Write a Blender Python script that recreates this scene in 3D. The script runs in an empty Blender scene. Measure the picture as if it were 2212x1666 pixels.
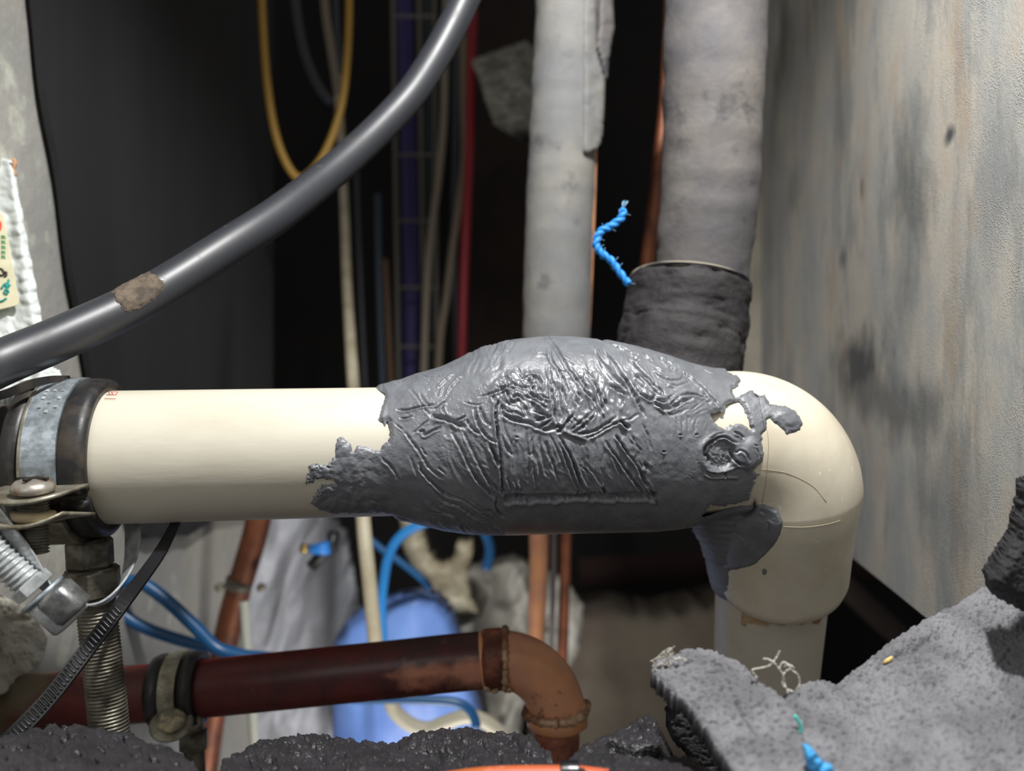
import bpy, math, random
import numpy as np
from mathutils import Vector, Matrix

random.seed(3)
rng = np.random.default_rng(5)
SC = bpy.context.scene
COL = SC.collection
F = 1800.0

# ------------------------------------------------------------------ camera, world, light, exposure
cam_d = bpy.data.cameras.new('camera')
cam = bpy.data.objects.new('camera', cam_d); COL.objects.link(cam)
cam_d.sensor_width = 36.0
cam_d.lens = 36.0 * F / 2212
cam_d.clip_start = 0.01; cam_d.clip_end = 20
cam.location = (0, 0, 0); cam.rotation_euler = (math.radians(90), 0, 0)
cam_d.dof.use_dof = True
cam_d.dof.focus_distance = 0.248
cam_d.dof.aperture_fstop = cam_d.lens / 3.0
SC.camera = cam

W = bpy.data.worlds.new('world'); SC.world = W; W.use_nodes = True
W.node_tree.nodes['Background'].inputs[0].default_value = (1.0, 0.955, 0.93, 1)
W.node_tree.nodes['Background'].inputs[1].default_value = 0.16

def add_light(name, loc, target, energy, size, color, spot=None):
    if spot:
        d = bpy.data.lights.new(name, 'SPOT'); d.spot_size = math.radians(spot); d.spot_blend = 0.6
        d.shadow_soft_size = size
    else:
        d = bpy.data.lights.new(name, 'AREA'); d.shape = 'DISK'; d.size = size
    d.energy = energy; d.color = color
    o = bpy.data.objects.new(name, d); COL.objects.link(o)
    o.location = loc
    o.rotation_euler = (Vector(target) - Vector(loc)).to_track_quat('-Z', 'Y').to_euler()
    return o
add_light('work_lamp', (0.05, 0.115, 0.34), (0.03, 0.33, -0.10), 11.0, 0.012, (1.0, 0.99, 0.97), 112)
add_light('front_fill', (-0.22, -0.25, 0.25), (-0.05, 0.5, -0.12), 0.5, 0.3, (1.0, 0.99, 0.97))  # unseen fill light, added to soften the scene from the front left
add_light('low_fill', (-0.04, 0.40, -0.44), (-0.01, 0.70, -0.18), 4.5, 0.05, (1.0, 0.975, 0.94), 100)  # unseen light added below the frame to brighten the lower background

SC.view_settings.view_transform = 'Standard'
SC.view_settings.look = 'None'
SC.view_settings.gamma = 1
SC.view_settings.use_curve_mapping = False
SC.view_settings.exposure = 0.0

# ------------------------------------------------------------------ helpers
def P(px, py, Y):
    return Vector(((px - 1106) / F * Y, Y, (833 - py) / F * Y))
def lin(c):
    out = []
    for v in c[:3]:
        v = v / 255.0
        out.append(v / 12.92 if v <= 0.04045 else ((v + 0.055) / 1.055) ** 2.4)
    return (*out, 1.0)

def hash2(ix, iy, seed):
    h = (ix.astype(np.int64) * 374761393 + iy.astype(np.int64) * 668265263 + seed * 974634777) & 0xffffffff
    h = ((h ^ (h >> 13)) * 1274126177) & 0xffffffff
    h = (h ^ (h >> 16)) & 0xffffff
    return h / float(0xffffff)
def vnoise(x, y, seed=0):
    ix = np.floor(x); iy = np.floor(y); fx = x - ix; fy = y - iy
    ux = fx * fx * (3 - 2 * fx); uy = fy * fy * (3 - 2 * fy)
    a = hash2(ix, iy, seed); b = hash2(ix + 1, iy, seed); c = hash2(ix, iy + 1, seed); d = hash2(ix + 1, iy + 1, seed)
    return (a + (b - a) * ux + (c - a) * uy + (a - b - c + d) * ux * uy) * 2 - 1
def fbm(x, y, seed=0, o=4):
    s = 0; a = 1; t = 0
    for k in range(o):
        s = s + a * vnoise(x * 2 ** k + 17.3 * k, y * 2 ** k - 9.1 * k, seed + k); t += a; a *= 0.5
    return s / t * 1.4
def worley(x, y, seed=0):
    ix = np.floor(x); iy = np.floor(y); best = np.full(np.shape(x), 9.0)
    for dx in (-1, 0, 1):
        for dy in (-1, 0, 1):
            cx = ix + dx; cy = iy + dy
            qx = cx + hash2(cx, cy, seed); qy = cy + hash2(cx, cy, seed + 77)
            best = np.minimum(best, (qx - x) ** 2 + (qy - y) ** 2)
    return np.sqrt(best)
def sstep(a, b, x):
    t = np.clip((x - a) / (b - a), 0, 1); return t * t * (3 - 2 * t)
def segdist(X, Y, pts):
    best = np.full(X.shape, 1e9); side = np.zeros(X.shape); tt = np.zeros(X.shape)
    n = len(pts) - 1
    for k in range(n):
        (x0, y0), (x1, y1) = pts[k], pts[k + 1]
        dx, dy = x1 - x0, y1 - y0; L2 = dx * dx + dy * dy + 1e-9
        t = np.clip(((X - x0) * dx + (Y - y0) * dy) / L2, 0, 1)
        ex = X - x0 - t * dx; ey = Y - y0 - t * dy
        d = np.sqrt(ex * ex + ey * ey); m = d < best
        best = np.where(m, d, best); side = np.where(m, np.sign(dx * ey - dy * ex), side); tt = np.where(m, (k + t) / n, tt)
    return best, side, tt
def inpoly(X, Y, poly):
    c = np.zeros(X.shape, bool); n = len(poly)
    for i in range(n):
        x0, y0 = poly[i]; x1, y1 = poly[(i + 1) % n]
        if y0 == y1: continue
        c ^= ((y0 > Y) != (y1 > Y)) & (X < (x1 - x0) * (Y - y0) / (y1 - y0) + x0)
    return c
def sdf(X, Y, poly):
    d, _, _ = segdist(X, Y, list(poly) + [poly[0]])
    return np.where(inpoly(X, Y, poly), d, -d)
def smooth_pts(pts, n=8):
    pts = [np.array(p, float) for p in pts]
    if len(pts) < 3: n = max(n, 2)
    ext = [2 * pts[0] - pts[1]] + pts + [2 * pts[-1] - pts[-2]]
    out = []
    for i in range(1, len(ext) - 2):
        p0, p1, p2, p3 = ext[i - 1:i + 3]
        for k in range(n):
            t = k / n
            out.append(0.5 * ((2 * p1) + (-p0 + p2) * t + (2 * p0 - 5 * p1 + 4 * p2 - p3) * t * t + (-p0 + 3 * p1 - 3 * p2 + p3) * t ** 3))
    out.append(pts[-1])
    return out

def tag(o, label=None, cat=None, group=None, kind=None):
    if label: o['label'] = label
    if cat: o['category'] = cat
    if group: o['group'] = group
    if kind: o['kind'] = kind
    return o
def empty(name, loc, label, cat, group=None):
    o = bpy.data.objects.new(name, None); COL.objects.link(o); o.location = loc; o.empty_display_size = 0.01
    return tag(o, label, cat, group)
def mk(name, V, Fc, mat, parent=None, smooth=True, attr=None):
    V = np.asarray(V, float)
    if parent is not None: org = np.array(parent['_w']) if '_w' in parent else np.array(parent.location)
    else: org = V.mean(axis=0)
    me = bpy.data.meshes.new(name)
    L = V - org
    if isinstance(Fc, np.ndarray):
        k = Fc.shape[1]; n = len(Fc)
        me.vertices.add(len(L)); me.vertices.foreach_set('co', L.astype(np.float32).ravel())
        me.loops.add(n * k); me.loops.foreach_set('vertex_index', Fc.astype(np.int32).ravel())
        me.polygons.add(n); me.polygons.foreach_set('loop_start', np.arange(0, n * k, k, dtype=np.int32))
        me.polygons.foreach_set('loop_total', np.full(n, k, dtype=np.int32))
        me.update(calc_edges=True)
    else:
        me.from_pydata([tuple(v) for v in L], [], [tuple(int(i) for i in f) for f in Fc])
    me.validate()
    me.polygons.foreach_set('use_smooth', np.full(len(me.polygons), smooth))
    if attr is not None:
        for an, vals in attr.items():
            a = me.attributes.new(an, 'FLOAT', 'POINT'); a.data.foreach_set('value', np.asarray(vals, np.float32))
    me.materials.append(mat)
    o = bpy.data.objects.new(name, me); COL.objects.link(o)
    if parent is not None: o.parent = parent
    else: o.location = org
    o['_w'] = [float(x) for x in org]
    return o

class MB:
    def __init__(s): s.v = []; s.f = []
    def add(s, V, Fc):
        b = len(s.v); s.v += [tuple(v) for v in V]; s.f += [tuple(b + i for i in f) for f in Fc]; return s
    def build(s, name, mat, parent=None, smooth=True): return mk(name, s.v, s.f, mat, parent, smooth)

def frames(path, ref=(0, -1, 0), fix=None):
    path = np.asarray(path, float); t = np.gradient(path, axis=0)
    if fix is not None: t[fix] = path[fix][-1] - path[fix][0]
    t /= np.linalg.norm(t, axis=1)[:, None] + 1e-12
    ref = np.asarray(ref, float)
    n1 = ref - (t @ ref)[:, None] * t; n1 /= np.linalg.norm(n1, axis=1)[:, None] + 1e-12
    n2 = np.cross(t, n1)
    return path, t, n1, n2
def sweep(path, rad, ang, ref=(0, -1, 0), fix=None):
    path, t, n1, n2 = frames(path, ref, fix)
    rad = np.broadcast_to(np.asarray(rad, float), (len(path),))
    ca = np.cos(ang)[None, :, None]; sa = np.sin(ang)[None, :, None]
    N = ca * n1[:, None, :] + sa * n2[:, None, :]
    return path[:, None, :] + N * rad[:, None, None], N
def tubemesh(path, rad, seg=16, ref=(0, -1, 0), caps=True, wob=0, seed=0):
    ang = np.linspace(0, 2 * math.pi, seg, endpoint=False)
    V, N = sweep(path, rad, ang, ref)
    n = len(path)
    if wob:
        ii, jj = np.meshgrid(np.arange(n) * 0.35, np.arange(seg), indexing='ij')
        V = V + N * (fbm(ii, np.cos(ang)[jj] * 1.5 + 5, seed) * wob)[..., None]
    V = V.reshape(-1, 3)
    i, j = np.meshgrid(np.arange(n - 1), np.arange(seg), indexing='ij'); j2 = (j + 1) % seg
    Fc = np.stack([i * seg + j, i * seg + j2, (i + 1) * seg + j2, (i + 1) * seg + j], -1).reshape(-1, 4)
    if caps:
        fl = [tuple(f) for f in Fc] + [tuple(range(seg))[::-1], tuple((n - 1) * seg + k for k in range(seg))]
        return V, fl
    return V, Fc
def tube(name, path, rad, mat, parent=None, seg=16, sm=0, ref=(0, -1, 0), caps=True, wob=0, seed=0):
    if sm:
        path = smooth_pts([tuple(p) for p in path], sm)
        if np.ndim(rad): rad = np.array([float(r) for r in np.interp(np.linspace(0, 1, len(path)), np.linspace(0, 1, len(rad)), rad)])
    V, Fc = tubemesh([tuple(p) for p in path], rad, seg, ref, caps, wob, seed)
    return mk(name, V, Fc, mat, parent)
def pxpath(pts, Y=None):
    return [P(p[0], p[1], p[2] if len(p) > 2 else Y) for p in pts]
def pxtube(name, pts, rpx, Y, mat, parent=None, seg=14, sm=8, **k):
    Ys = [p[2] if len(p) > 2 else Y for p in pts]
    r = [ (rpx[i] if isinstance(rpx, (list, tuple)) else rpx) * Ys[i] / F for i in range(len(pts))] if isinstance(rpx, (list, tuple)) else rpx * Ys[0] / F
    return tube(name, pxpath(pts, Y), r, mat, parent, seg, sm, **k)
def ribbon(name, pts, wid, half_w, thick, mat, parent=None, sm=8):
    """flat band: pts centre line, wid = unit width vectors"""
    n0 = len(pts)
    p = np.array(smooth_pts([tuple(q) for q in pts], sm)); w = np.array(smooth_pts([tuple(q) for q in wid], sm))
    w /= np.linalg.norm(w, axis=1)[:, None]
    hw = np.interp(np.linspace(0, 1, len(p)), np.linspace(0, 1, n0), np.broadcast_to(half_w, (n0,)))[:, None]
    t = np.gradient(p, axis=0); t /= np.linalg.norm(t, axis=1)[:, None]
    nn = np.cross(t, w); nn /= np.linalg.norm(nn, axis=1)[:, None]
    h = thick / 2
    prof = [(-1, -.6), (-.94, -1), (.94, -1), (1, -.6), (1, .6), (.94, 1), (-.94, 1), (-1, .6)]
    V = np.stack([p + w * hw * a + nn * h * b for a, b in prof], 1).reshape(-1, 3)
    k = len(prof); n = len(p); Fc = []
    for i in range(n - 1):
        for j in range(k):
            Fc.append((i * k + j, i * k + (j + 1) % k, (i + 1) * k + (j + 1) % k, (i + 1) * k + j))
    Fc.append(tuple(range(k))[::-1]); Fc.append(tuple((n - 1) * k + j for j in range(k)))
    return mk(name, V, Fc, mat, parent, False)
def axes(d, ref=(0, -1, 0)):
    d = Vector(d).normalized(); r = Vector(ref); a = (r - d * r.dot(d)).normalized(); b = d.cross(a)
    return d, a, b
def lathe(prof, base, d, seg=32, ref=(0, -1, 0), fn=None, close=True):
    """prof: list of (radius, along)"""
    d, a, b = axes(d, ref); base = Vector(base); V = []
    for (r, h) in prof:
        for k in range(seg):
            th = 2 * math.pi * k / seg
            rr = fn(r, h, th) if fn else r
            V.append(base + d * h + a * (rr * math.cos(th)) + b * (rr * math.sin(th)))
    Fc = []; n = len(prof)
    for i in range(n - 1):
        for k in range(seg):
            Fc.append((i * seg + k, i * seg + (k + 1) % seg, (i + 1) * seg + (k + 1) % seg, (i + 1) * seg + k))
    if close: Fc.append(tuple(range(seg))[::-1]); Fc.append(tuple((n - 1) * seg + k for k in range(seg)))
    return V, Fc
def boxmb(mb, c, ex, ey, ez, bev=0.15):
    """rounded-edge box around c with half-vectors ex,ey,ez"""
    c, ex, ey, ez = map(Vector, (c, ex, ey, ez)); q = 1 - bev
    rings = []
    for z, s in ((-1, q), (-q, 1), (q, 1), (1, q)):
        ring = []
        for (x, y) in ((-s, -s * q), (-s * q, -s), (s * q, -s), (s, -s * q), (s, s * q), (s * q, s), (-s * q, s), (-s, s * q)):
            ring.append(c + ex * x + ey * y + ez * z)
        rings.append(ring)
    V = [v for r in rings for v in r]; Fc = []
    for i in range(3):
        for k in range(8): Fc.append((i * 8 + k, i * 8 + (k + 1) % 8, (i + 1) * 8 + (k + 1) % 8, (i + 1) * 8 + k))
    Fc.append(tuple(range(8))[::-1]); Fc.append(tuple(24 + k for k in range(8)))
    mb.add(V, Fc)
def hexnut(mb, base, d, r, h, rot=0, hole=None):
    prof = [(.86, 0), (1.0, .12), (1.0, .88), (.86, 1)]
    d, a, b = axes(d); base = Vector(base); V = []
    for (s, z) in prof:
        for k in range(12):
            th = rot + 2 * math.pi * k / 12
            rr = r if k % 2 == 0 else r * math.cos(math.pi / 6)
            rr = min(rr, rr * s + (0 if s == 1 else r * .06 * (k % 2)))
            V.append(base + d * (h * z) + a * rr * math.cos(th) + b * rr * math.sin(th))
    Fc = []
    for i in range(3):
        for k in range(12): Fc.append((i * 12 + k, i * 12 + (k + 1) % 12, (i + 1) * 12 + (k + 1) % 12, (i + 1) * 12 + k))
    Fc.append(tuple(range(12))[::-1]); Fc.append(tuple(36 + k for k in range(12)))
    mb.add(V, Fc)
def thread(base, top, r, pitch, depth, seg=28):
    base, top = Vector(base), Vector(top); L = (top - base).length; n = int(L / pitch * 7)
    prof = [(r, L * i / n) for i in range(n + 1)]
    def fn(rr, h, th):
        ph = (h / pitch + th / (2 * math.pi)) % 1.0
        return rr - depth * abs(2 * ph - 1)
    return lathe(prof, base, top - base, seg, fn=fn)
def slab(name, poly, Yf, hf, step, back, mat, parent=None, jag=0, jscale=10, seed=0, rnd=6, rh=0.0, kind=None, smooth=True, attr=None, nv=None):
    """solid slab with real thickness: front face follows depth Yf and relief hf, back = offset vector"""
    xs = [p[0] for p in poly]; ys = [p[1] for p in poly]
    gx = np.arange(min(xs) - 6, max(xs) + 6, step); gy = np.arange(min(ys) - 6, max(ys) + 6, step)
    X, Y = np.meshgrid(gx, gy, indexing='ij')
    sd = sdf(X, Y, poly)
    s2 = sd + (fbm(X / jscale, Y / jscale, seed + 50, 3) * jag if jag else 0)
    # pull the outermost vertices onto the outline so that edges stay clean
    m = s2 > 0
    if jag == 0:
        gxs, gys = np.gradient(sd, step)
        near = (sd > 0) & (sd < step * 1.0)
        X = np.where(near, X - gxs * sd * .9, X); Y = np.where(near, Y - gys * sd * .9, Y)
    D = Yf(X, Y) * np.ones_like(X)
    h = hf(X, Y) - rh * (1 - np.sqrt(np.clip(1 - (1 - np.clip(s2 / rnd, 0, 1)) ** 2, 0, 1)))
    if nv is None: D = D - h
    V = np.stack([(X - 1106) / F * D, D, (833 - Y) / F * D], -1)
    if nv is not None: V = V + h[..., None] * np.array(nv)
    idx = -np.ones(X.shape, int); 
    fm = m[:-1, :-1] & m[1:, :-1] & m[1:, 1:] & m[:-1, 1:]
    used = np.zeros(X.shape, bool); used[:-1, :-1] |= fm; used[1:, :-1] |= fm; used[1:, 1:] |= fm; used[:-1, 1:] |= fm
    n = used.sum(); idx[used] = np.arange(n)
    fv = V[used]; bv = fv + np.array(back)
    I, J = np.nonzero(fm)
    q = np.stack([idx[I, J], idx[I + 1, J], idx[I + 1, J + 1], idx[I, J + 1]], -1)
    faces = [q, q[:, ::-1] + n]
    fmp = np.pad(fm, 1)
    def side(cond, a, b):
        I, J = np.nonzero(cond)
        A = idx[I + a[0], J + a[1]]; B = idx[I + b[0], J + b[1]]
        faces.append(np.stack([B, A, A + n, B + n], -1))
    side(fm & ~fmp[1:-1, :-2], (0, 0), (1, 0)); side(fm & ~fmp[2:, 1:-1], (1, 0), (1, 1))
    side(fm & ~fmp[1:-1, 2:], (1, 1), (0, 1)); side(fm & ~fmp[:-2, 1:-1], (0, 1), (0, 0))
    o = mk(name, np.vstack([fv, bv]), np.vstack(faces), mat, parent, smooth)
    if kind: o['kind'] = kind
    return o
def prism(name, poly, Yf, back, mat, parent=None):
    f = [P(x, y, Yf(x, y)) for x, y in poly]; n = len(f); V = f + [p + Vector(back) for p in f]
    Fc = [tuple(range(n))[::-1], tuple(range(n, 2 * n))] + [(i, (i + 1) % n, n + (i + 1) % n, n + i) for i in range(n)]
    return mk(name, V, Fc, mat, parent, False)
def patch(V, N, hfun, S, name, mat, parent=None, attrs=None, wrap=True, keep=None):
    """skin lying on a swept surface: V,N grids; hfun(px,py)->(mask,height px)"""
    px = 1106 + V[..., 0] / V[..., 1] * F; py = 833 - V[..., 2] / V[..., 1] * F
    mask, h = hfun(px, py)
    if keep is not None: mask = mask & keep
    W = V + N * (h * S)[..., None]
    if wrap:
        W = np.concatenate([W, W[:, :1]], 1); mask = np.concatenate([mask, mask[:, :1]], 1)
        px = np.concatenate([px, px[:, :1]], 1); py = np.concatenate([py, py[:, :1]], 1)
    fm = mask[:-1, :-1] & mask[1:, :-1] & mask[1:, 1:] & mask[:-1, 1:]
    used = np.zeros(mask.shape, bool); used[:-1, :-1] |= fm; used[1:, :-1] |= fm; used[1:, 1:] |= fm; used[:-1, 1:] |= fm
    idx = -np.ones(mask.shape, int); idx[used] = np.arange(used.sum())
    I, J = np.nonzero(fm)
    q = np.stack([idx[I, J], idx[I, J + 1], idx[I + 1, J + 1], idx[I + 1, J]], -1)
    at = {k: f(px[used], py[used]) for k, f in attrs.items()} if attrs else None
    return mk(name, W[used], q, mat, parent, True, at)

# ------------------------------------------------------------------ materials
def M(name, col, rough=.5, metal=0, col2=None, ns=60, bump=0, bs=600, bdist=.0004, spec=.5, stretch=(1, 1, 1), detail=6, mixa=(),
      thr=(.4, .62), rough2=None, col3=None, ns3=200, thr3=(.58, .66), coat=0, bstretch=None, cell=False, subs=0, sheen=0, seed=0, gloss=None):
    m = bpy.data.materials.new(name); m.use_nodes = True; nt = m.node_tree; N = nt.nodes; Lk = nt.links
    b = N['Principled BSDF']
    b.inputs['Roughness'].default_value = rough; b.inputs['Metallic'].default_value = metal
    b.inputs['Specular IOR Level'].default_value = spec; b.inputs['Base Color'].default_value = lin(col)
    b.inputs['Coat Weight'].default_value = coat; b.inputs['Coat Roughness'].default_value = .2
    if subs: b.inputs['Subsurface Weight'].default_value = subs; b.inputs['Subsurface Scale'].default_value = .002
    if sheen: b.inputs['Sheen Weight'].default_value = sheen; b.inputs['Sheen Roughness'].default_value = .5
    tc = N.new('ShaderNodeTexCoord')
    def mp(sc, off=0):
        q = N.new('ShaderNodeMapping'); q.inputs['Scale'].default_value = sc; q.inputs['Location'].default_value = (off + seed, off * 1.7, off)
        Lk.new(tc.outputs['Object'], q.inputs['Vector']); return q.outputs[0]
    def noise(sc, s=(1, 1, 1), off=0, det=detail):
        q = N.new('ShaderNodeTexNoise'); q.inputs['Scale'].default_value = sc; q.inputs['Detail'].default_value = det
        q.inputs['Roughness'].default_value = .62
        Lk.new(mp(s, off), q.inputs['Vector']); return q.outputs['Fac']
    def ramp(f, a, c):
        q = N.new('ShaderNodeMapRange'); q.inputs['From Min'].default_value = a; q.inputs['From Max'].default_value = c
        Lk.new(f, q.inputs['Value']); return q.outputs[0]
    def mixc(fac, A, B):
        q = N.new('ShaderNodeMix'); q.data_type = 'RGBA'; Lk.new(fac, q.inputs['Factor'])
        for s, v in ((6, A), (7, B)):
            if isinstance(v, tuple): q.inputs[s].default_value = v
            else: Lk.new(v, q.inputs[s])
        return q.outputs[2]
    cur = lin(col)
    if col2:
        f = ramp(noise(ns, stretch), *thr); cur = mixc(f, lin(col), lin(col2))
        if rough2 is not None:
            q = N.new('ShaderNodeMapRange'); q.inputs['To Min'].default_value = rough; q.inputs['To Max'].default_value = rough2
            Lk.new(f, q.inputs['Value']); Lk.new(q.outputs[0], b.inputs['Roughness'])
    if col3:
        f3 = ramp(noise(ns3, stretch, 3.3), *thr3); cur = mixc(f3, cur, lin(col3))
    for an, cc, sc_ in mixa:
        a = N.new('ShaderNodeAttribute'); a.attribute_name = an
        ad = N.new('ShaderNodeMath'); ad.operation = 'MULTIPLY_ADD'; Lk.new(noise(sc_, (1, 1, 1), 7.7), ad.inputs[0]); ad.inputs[1].default_value = 1.6; Lk.new(a.outputs['Fac'], ad.inputs[2])
        cur = mixc(ramp(ad.outputs[0], 1.08, 1.55), cur, lin(cc))
    if not isinstance(cur, tuple): Lk.new(cur, b.inputs['Base Color'])
    if gloss:
        a = N.new('ShaderNodeAttribute'); a.attribute_name = 'gloss'
        q = N.new('ShaderNodeMapRange'); q.inputs['To Min'].default_value = rough; q.inputs['To Max'].default_value = gloss
        Lk.new(a.outputs['Fac'], q.inputs['Value']); Lk.new(q.outputs[0], b.inputs['Roughness'])
    if bump:
        bn = N.new('ShaderNodeBump'); bn.inputs['Strength'].default_value = bump; bn.inputs['Distance'].default_value = bdist
        if cell:
            v = N.new('ShaderNodeTexVoronoi'); v.inputs['Scale'].default_value = bs
            Lk.new(mp(bstretch or (1, 1, 1)), v.inputs['Vector']); 
            s = N.new('ShaderNodeMath'); s.operation = 'SUBTRACT'; s.inputs[0].default_value = 1; Lk.new(v.outputs['Distance'], s.inputs[1])
            Lk.new(s.outputs[0], bn.inputs['Height'])
        else: Lk.new(noise(bs, bstretch or (1, 1, 1), 1.1, 5), bn.inputs['Height'])
        Lk.new(bn.outputs[0], b.inputs['Normal'])
    m['n'] = 1
    return m

m_pvc = M('cream_pvc', (205, 200, 184), .42, col2=(194, 188, 170), ns=70, stretch=(.35, 1, 1), thr=(.45, .75), bump=.35, bs=420, bstretch=(.12, 1, 1), bdist=.00018,
          col3=(150, 142, 118), ns3=520, thr3=(.71, .76))
m_elbow = M('ivory_pvc', (218, 210, 190), .36, col2=(206, 197, 176), ns=60, bump=.5, bs=420, bstretch=(1, 1, .12), bdist=.00018, col3=(236, 230, 214), ns3=300, thr3=(.66, .7))
m_seam = M('ivory_seam', (176, 164, 140), .5)
m_putty = M('grey_putty', (112, 115, 120), .40, col2=(98, 101, 107), ns=160, bump=.6, bs=2200, bdist=.00016, gloss=.17, spec=.9)
m_pthin = m_putty
m_strip = M('glossy_putty', (78, 79, 84), .22, col2=(92, 82, 76), ns=70, stretch=(.3, 1, 1), bump=.25, bs=350, bstretch=(.2, 1, 1), bdist=.0002, thr=(.5, .7))
m_steel = M('zinc_steel', (168, 178, 186), .36, .5, col2=(128, 136, 140), ns=300, thr=(.4, .6), rough2=.42, bump=.2, bs=900, bdist=.0001)
m_chrome = M('bright_steel', (196, 200, 202), .28, .3, col2=(150, 155, 155), ns=220, rough2=.3)
m_dullsteel = M('dull_steel', (122, 119, 108), .45, .6, col2=(86, 82, 72), ns=160, thr=(.42, .58), rough2=.6, bump=.3, bs=800, bdist=.00015)
m_oldzinc = M('aged_zinc', (160, 158, 142), .5, .7, col2=(120, 112, 96), ns=180, bump=.35, bs=600, bdist=.0002)
m_rubber = M('black_rubber', (34, 34, 36), .42, col2=(62, 54, 44), ns=120, thr=(.5, .7), rough2=.7, bump=.3, bs=900, bdist=.00015)
m_rubdirt = M('dusty_rubber', (66, 60, 52), .7, col2=(40, 38, 38), ns=140, bump=.5, bs=600, bdist=.0003)
m_hose = M('black_hose', (42, 44, 50), .44, col2=(44, 44, 46), ns=150, thr=(.55, .7), rough2=.5, bump=.12, bs=700, bdist=.0001, spec=.7)
m_hosedirt = M('dried_dirt', (104, 92, 78), .85, col2=(70, 62, 54), ns=350, bump=.9, bs=1100, bdist=.0004)
m_tie = M('black_nylon', (22, 22, 26), .3, spec=.6)
m_red = M('oxblood_paint', (96, 26, 22), .5, col2=(66, 20, 18), ns=60, bump=.3, bs=300, bdist=.0003, col3=(118, 92, 76), ns3=90, thr3=(.66, .74), coat=.1, mixa=(('mud', (104, 94, 74), 70), ('scorch', (58, 36, 30), 60), ('pink', (186, 124, 98), 75)))
m_redmud = M('muddy_paint', (96, 84, 66), .7, col2=(82, 34, 26), ns=40, thr=(.5, .62), bump=.4, bs=300, bdist=.0004)
m_burnt = M('scorched_copper', (92, 48, 34), .5, .25, col2=(168, 104, 78), ns=55, thr=(.42, .62), col3=(42, 34, 30), ns3=45, thr3=(.55, .65), bump=.6, bs=280, bdist=.0008)
m_copper = M('dull_copper', (212, 150, 106), .42, .15, col2=(196, 140, 112), ns=70, bump=.2, bs=220, bdist=.0004, col3=(96, 56, 36), ns3=60, thr3=(.64, .74))
m_solder = M('solder_crust', (196, 168, 140), .5, .5, col2=(140, 90, 62), ns=90, bump=.8, bs=260, bdist=.001)
m_copdark = M('brown_copper', (126, 74, 48), .5, .4, col2=(88, 52, 36), ns=50, bump=.2, bs=200)
m_foamg = M('grey_foam', (134, 134, 139), .85, col2=(104, 104, 108), ns=80, bump=1.0, bs=900, bdist=.0010, sheen=.1, cell=False)
m_foamk = M('black_foam', (48, 46, 50), .5, col2=(34, 33, 36), ns=120, bump=.8, bs=1100, bdist=.0005, cell=True, spec=.8)
m_foamd = M('charcoal_foam', (44, 43, 46), .8, col2=(30, 30, 32), ns=120, bump=.8, bs=700, bdist=.0006)
m_ins = M('light_insulation', (112, 113, 114), .8, col2=(130, 128, 122), ns=25, bump=.4, bs=260, bdist=.0008, col3=(92, 92, 92), ns3=40, thr3=(.6, .7))
m_ins2 = M('slate_insulation', (88, 86, 89), .75, col2=(112, 108, 104), ns=22, bump=.45, bs=240, bdist=.0009, col3=(60, 58, 60), ns3=38, thr3=(.6, .72))
m_sleeve = M('dark_sleeve', (50, 47, 49), .75, col2=(38, 36, 38), ns=60, bump=.8, bs=200, bdist=.0015)
m_rim = M('pale_foam_edge', (156, 148, 134), .8)
m_blue = M('blue_fibre', (40, 140, 225), .5, bump=.5, bs=1500, bdist=.0003, bstretch=(1, 1, .4))
m_bluecable = M('blue_cable', (24, 84, 134), .35, spec=.6)
m_bluecable2 = M('bright_blue_cable', (50, 138, 214), .4)
m_yellow = M('yellow_cable', (176, 138, 62), .45)
m_beige = M('beige_cable', (136, 126, 110), .5)
m_greyc = M('grey_cable', (70, 72, 80), .45)
m_redc = M('red_cable', (140, 24, 38), .45)
m_purple = M('purple_cable', (52, 42, 104), .5)
m_cream = M('cream_plastic', (206, 198, 172), .45, col2=(180, 168, 140), ns=30)
m_wire = M('tray_wire', (112, 108, 100), .5, .3)
m_block = M('rough_block', (150, 148, 138), .9, col2=(110, 110, 102), ns=50, bump=1, bs=90, bdist=.004, cell=True)
m_white = M('white_plaster_wrap', (212, 218, 216), .8, col2=(196, 202, 200), ns=60, bump=.5, bs=300, bdist=.0005)
m_label = M('cream_label', (214, 208, 178), .5, col2=(202, 196, 164), ns=80)
m_wall = M('painted_wall', (176, 172, 164), .85, col2=(150, 150, 146), ns=9, bump=.6, bs=60, bdist=.002, col3=(190, 192, 180), ns3=30)
m_plaster = M('crumbled_plaster', (206, 206, 192), .9, col2=(176, 174, 158), ns=60, bump=.6, bs=200, bdist=.001)
m_black = M('black_liner', (36, 37, 39), .85, col2=(28, 28, 30), ns=10, stretch=(1, 1, .15), bump=.3, bs=60, bdist=.001)
m_void = M('near_black_wall', (20, 17, 16), .9, col2=(13, 12, 13), ns=6)  # near-black colour chosen so the back wall renders dark
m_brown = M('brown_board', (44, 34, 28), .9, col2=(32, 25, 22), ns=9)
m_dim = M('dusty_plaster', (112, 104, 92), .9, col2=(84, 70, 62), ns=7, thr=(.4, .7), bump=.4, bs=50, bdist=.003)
m_bag = M('grey_sheet', (172, 174, 182), .5, col2=(152, 154, 160), ns=14, bump=.3, bs=60, bdist=.003)
m_bag2 = M('pale_sheet', (168, 166, 158), .5, col2=(146, 142, 134), ns=16, bump=.4, bs=50, bdist=.003)
m_bluebag = M('periwinkle_plastic', (112, 148, 216), .45, col2=(96, 128, 196), ns=10)
m_orange = M('orange_pipe', (176, 92, 38), .5, col2=(196, 92, 60), ns=60, col3=(208, 120, 96), ns3=50, thr3=(.56, .62))
m_fibre = M('white_fibre', (214, 210, 200), .8)
m_brass = M('brass', (190, 160, 96), .35, .8)
m_redink = M('red_ink', (206, 70, 60), .6)
m_greenink = M('green_ink', (74, 148, 106), .6)
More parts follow.
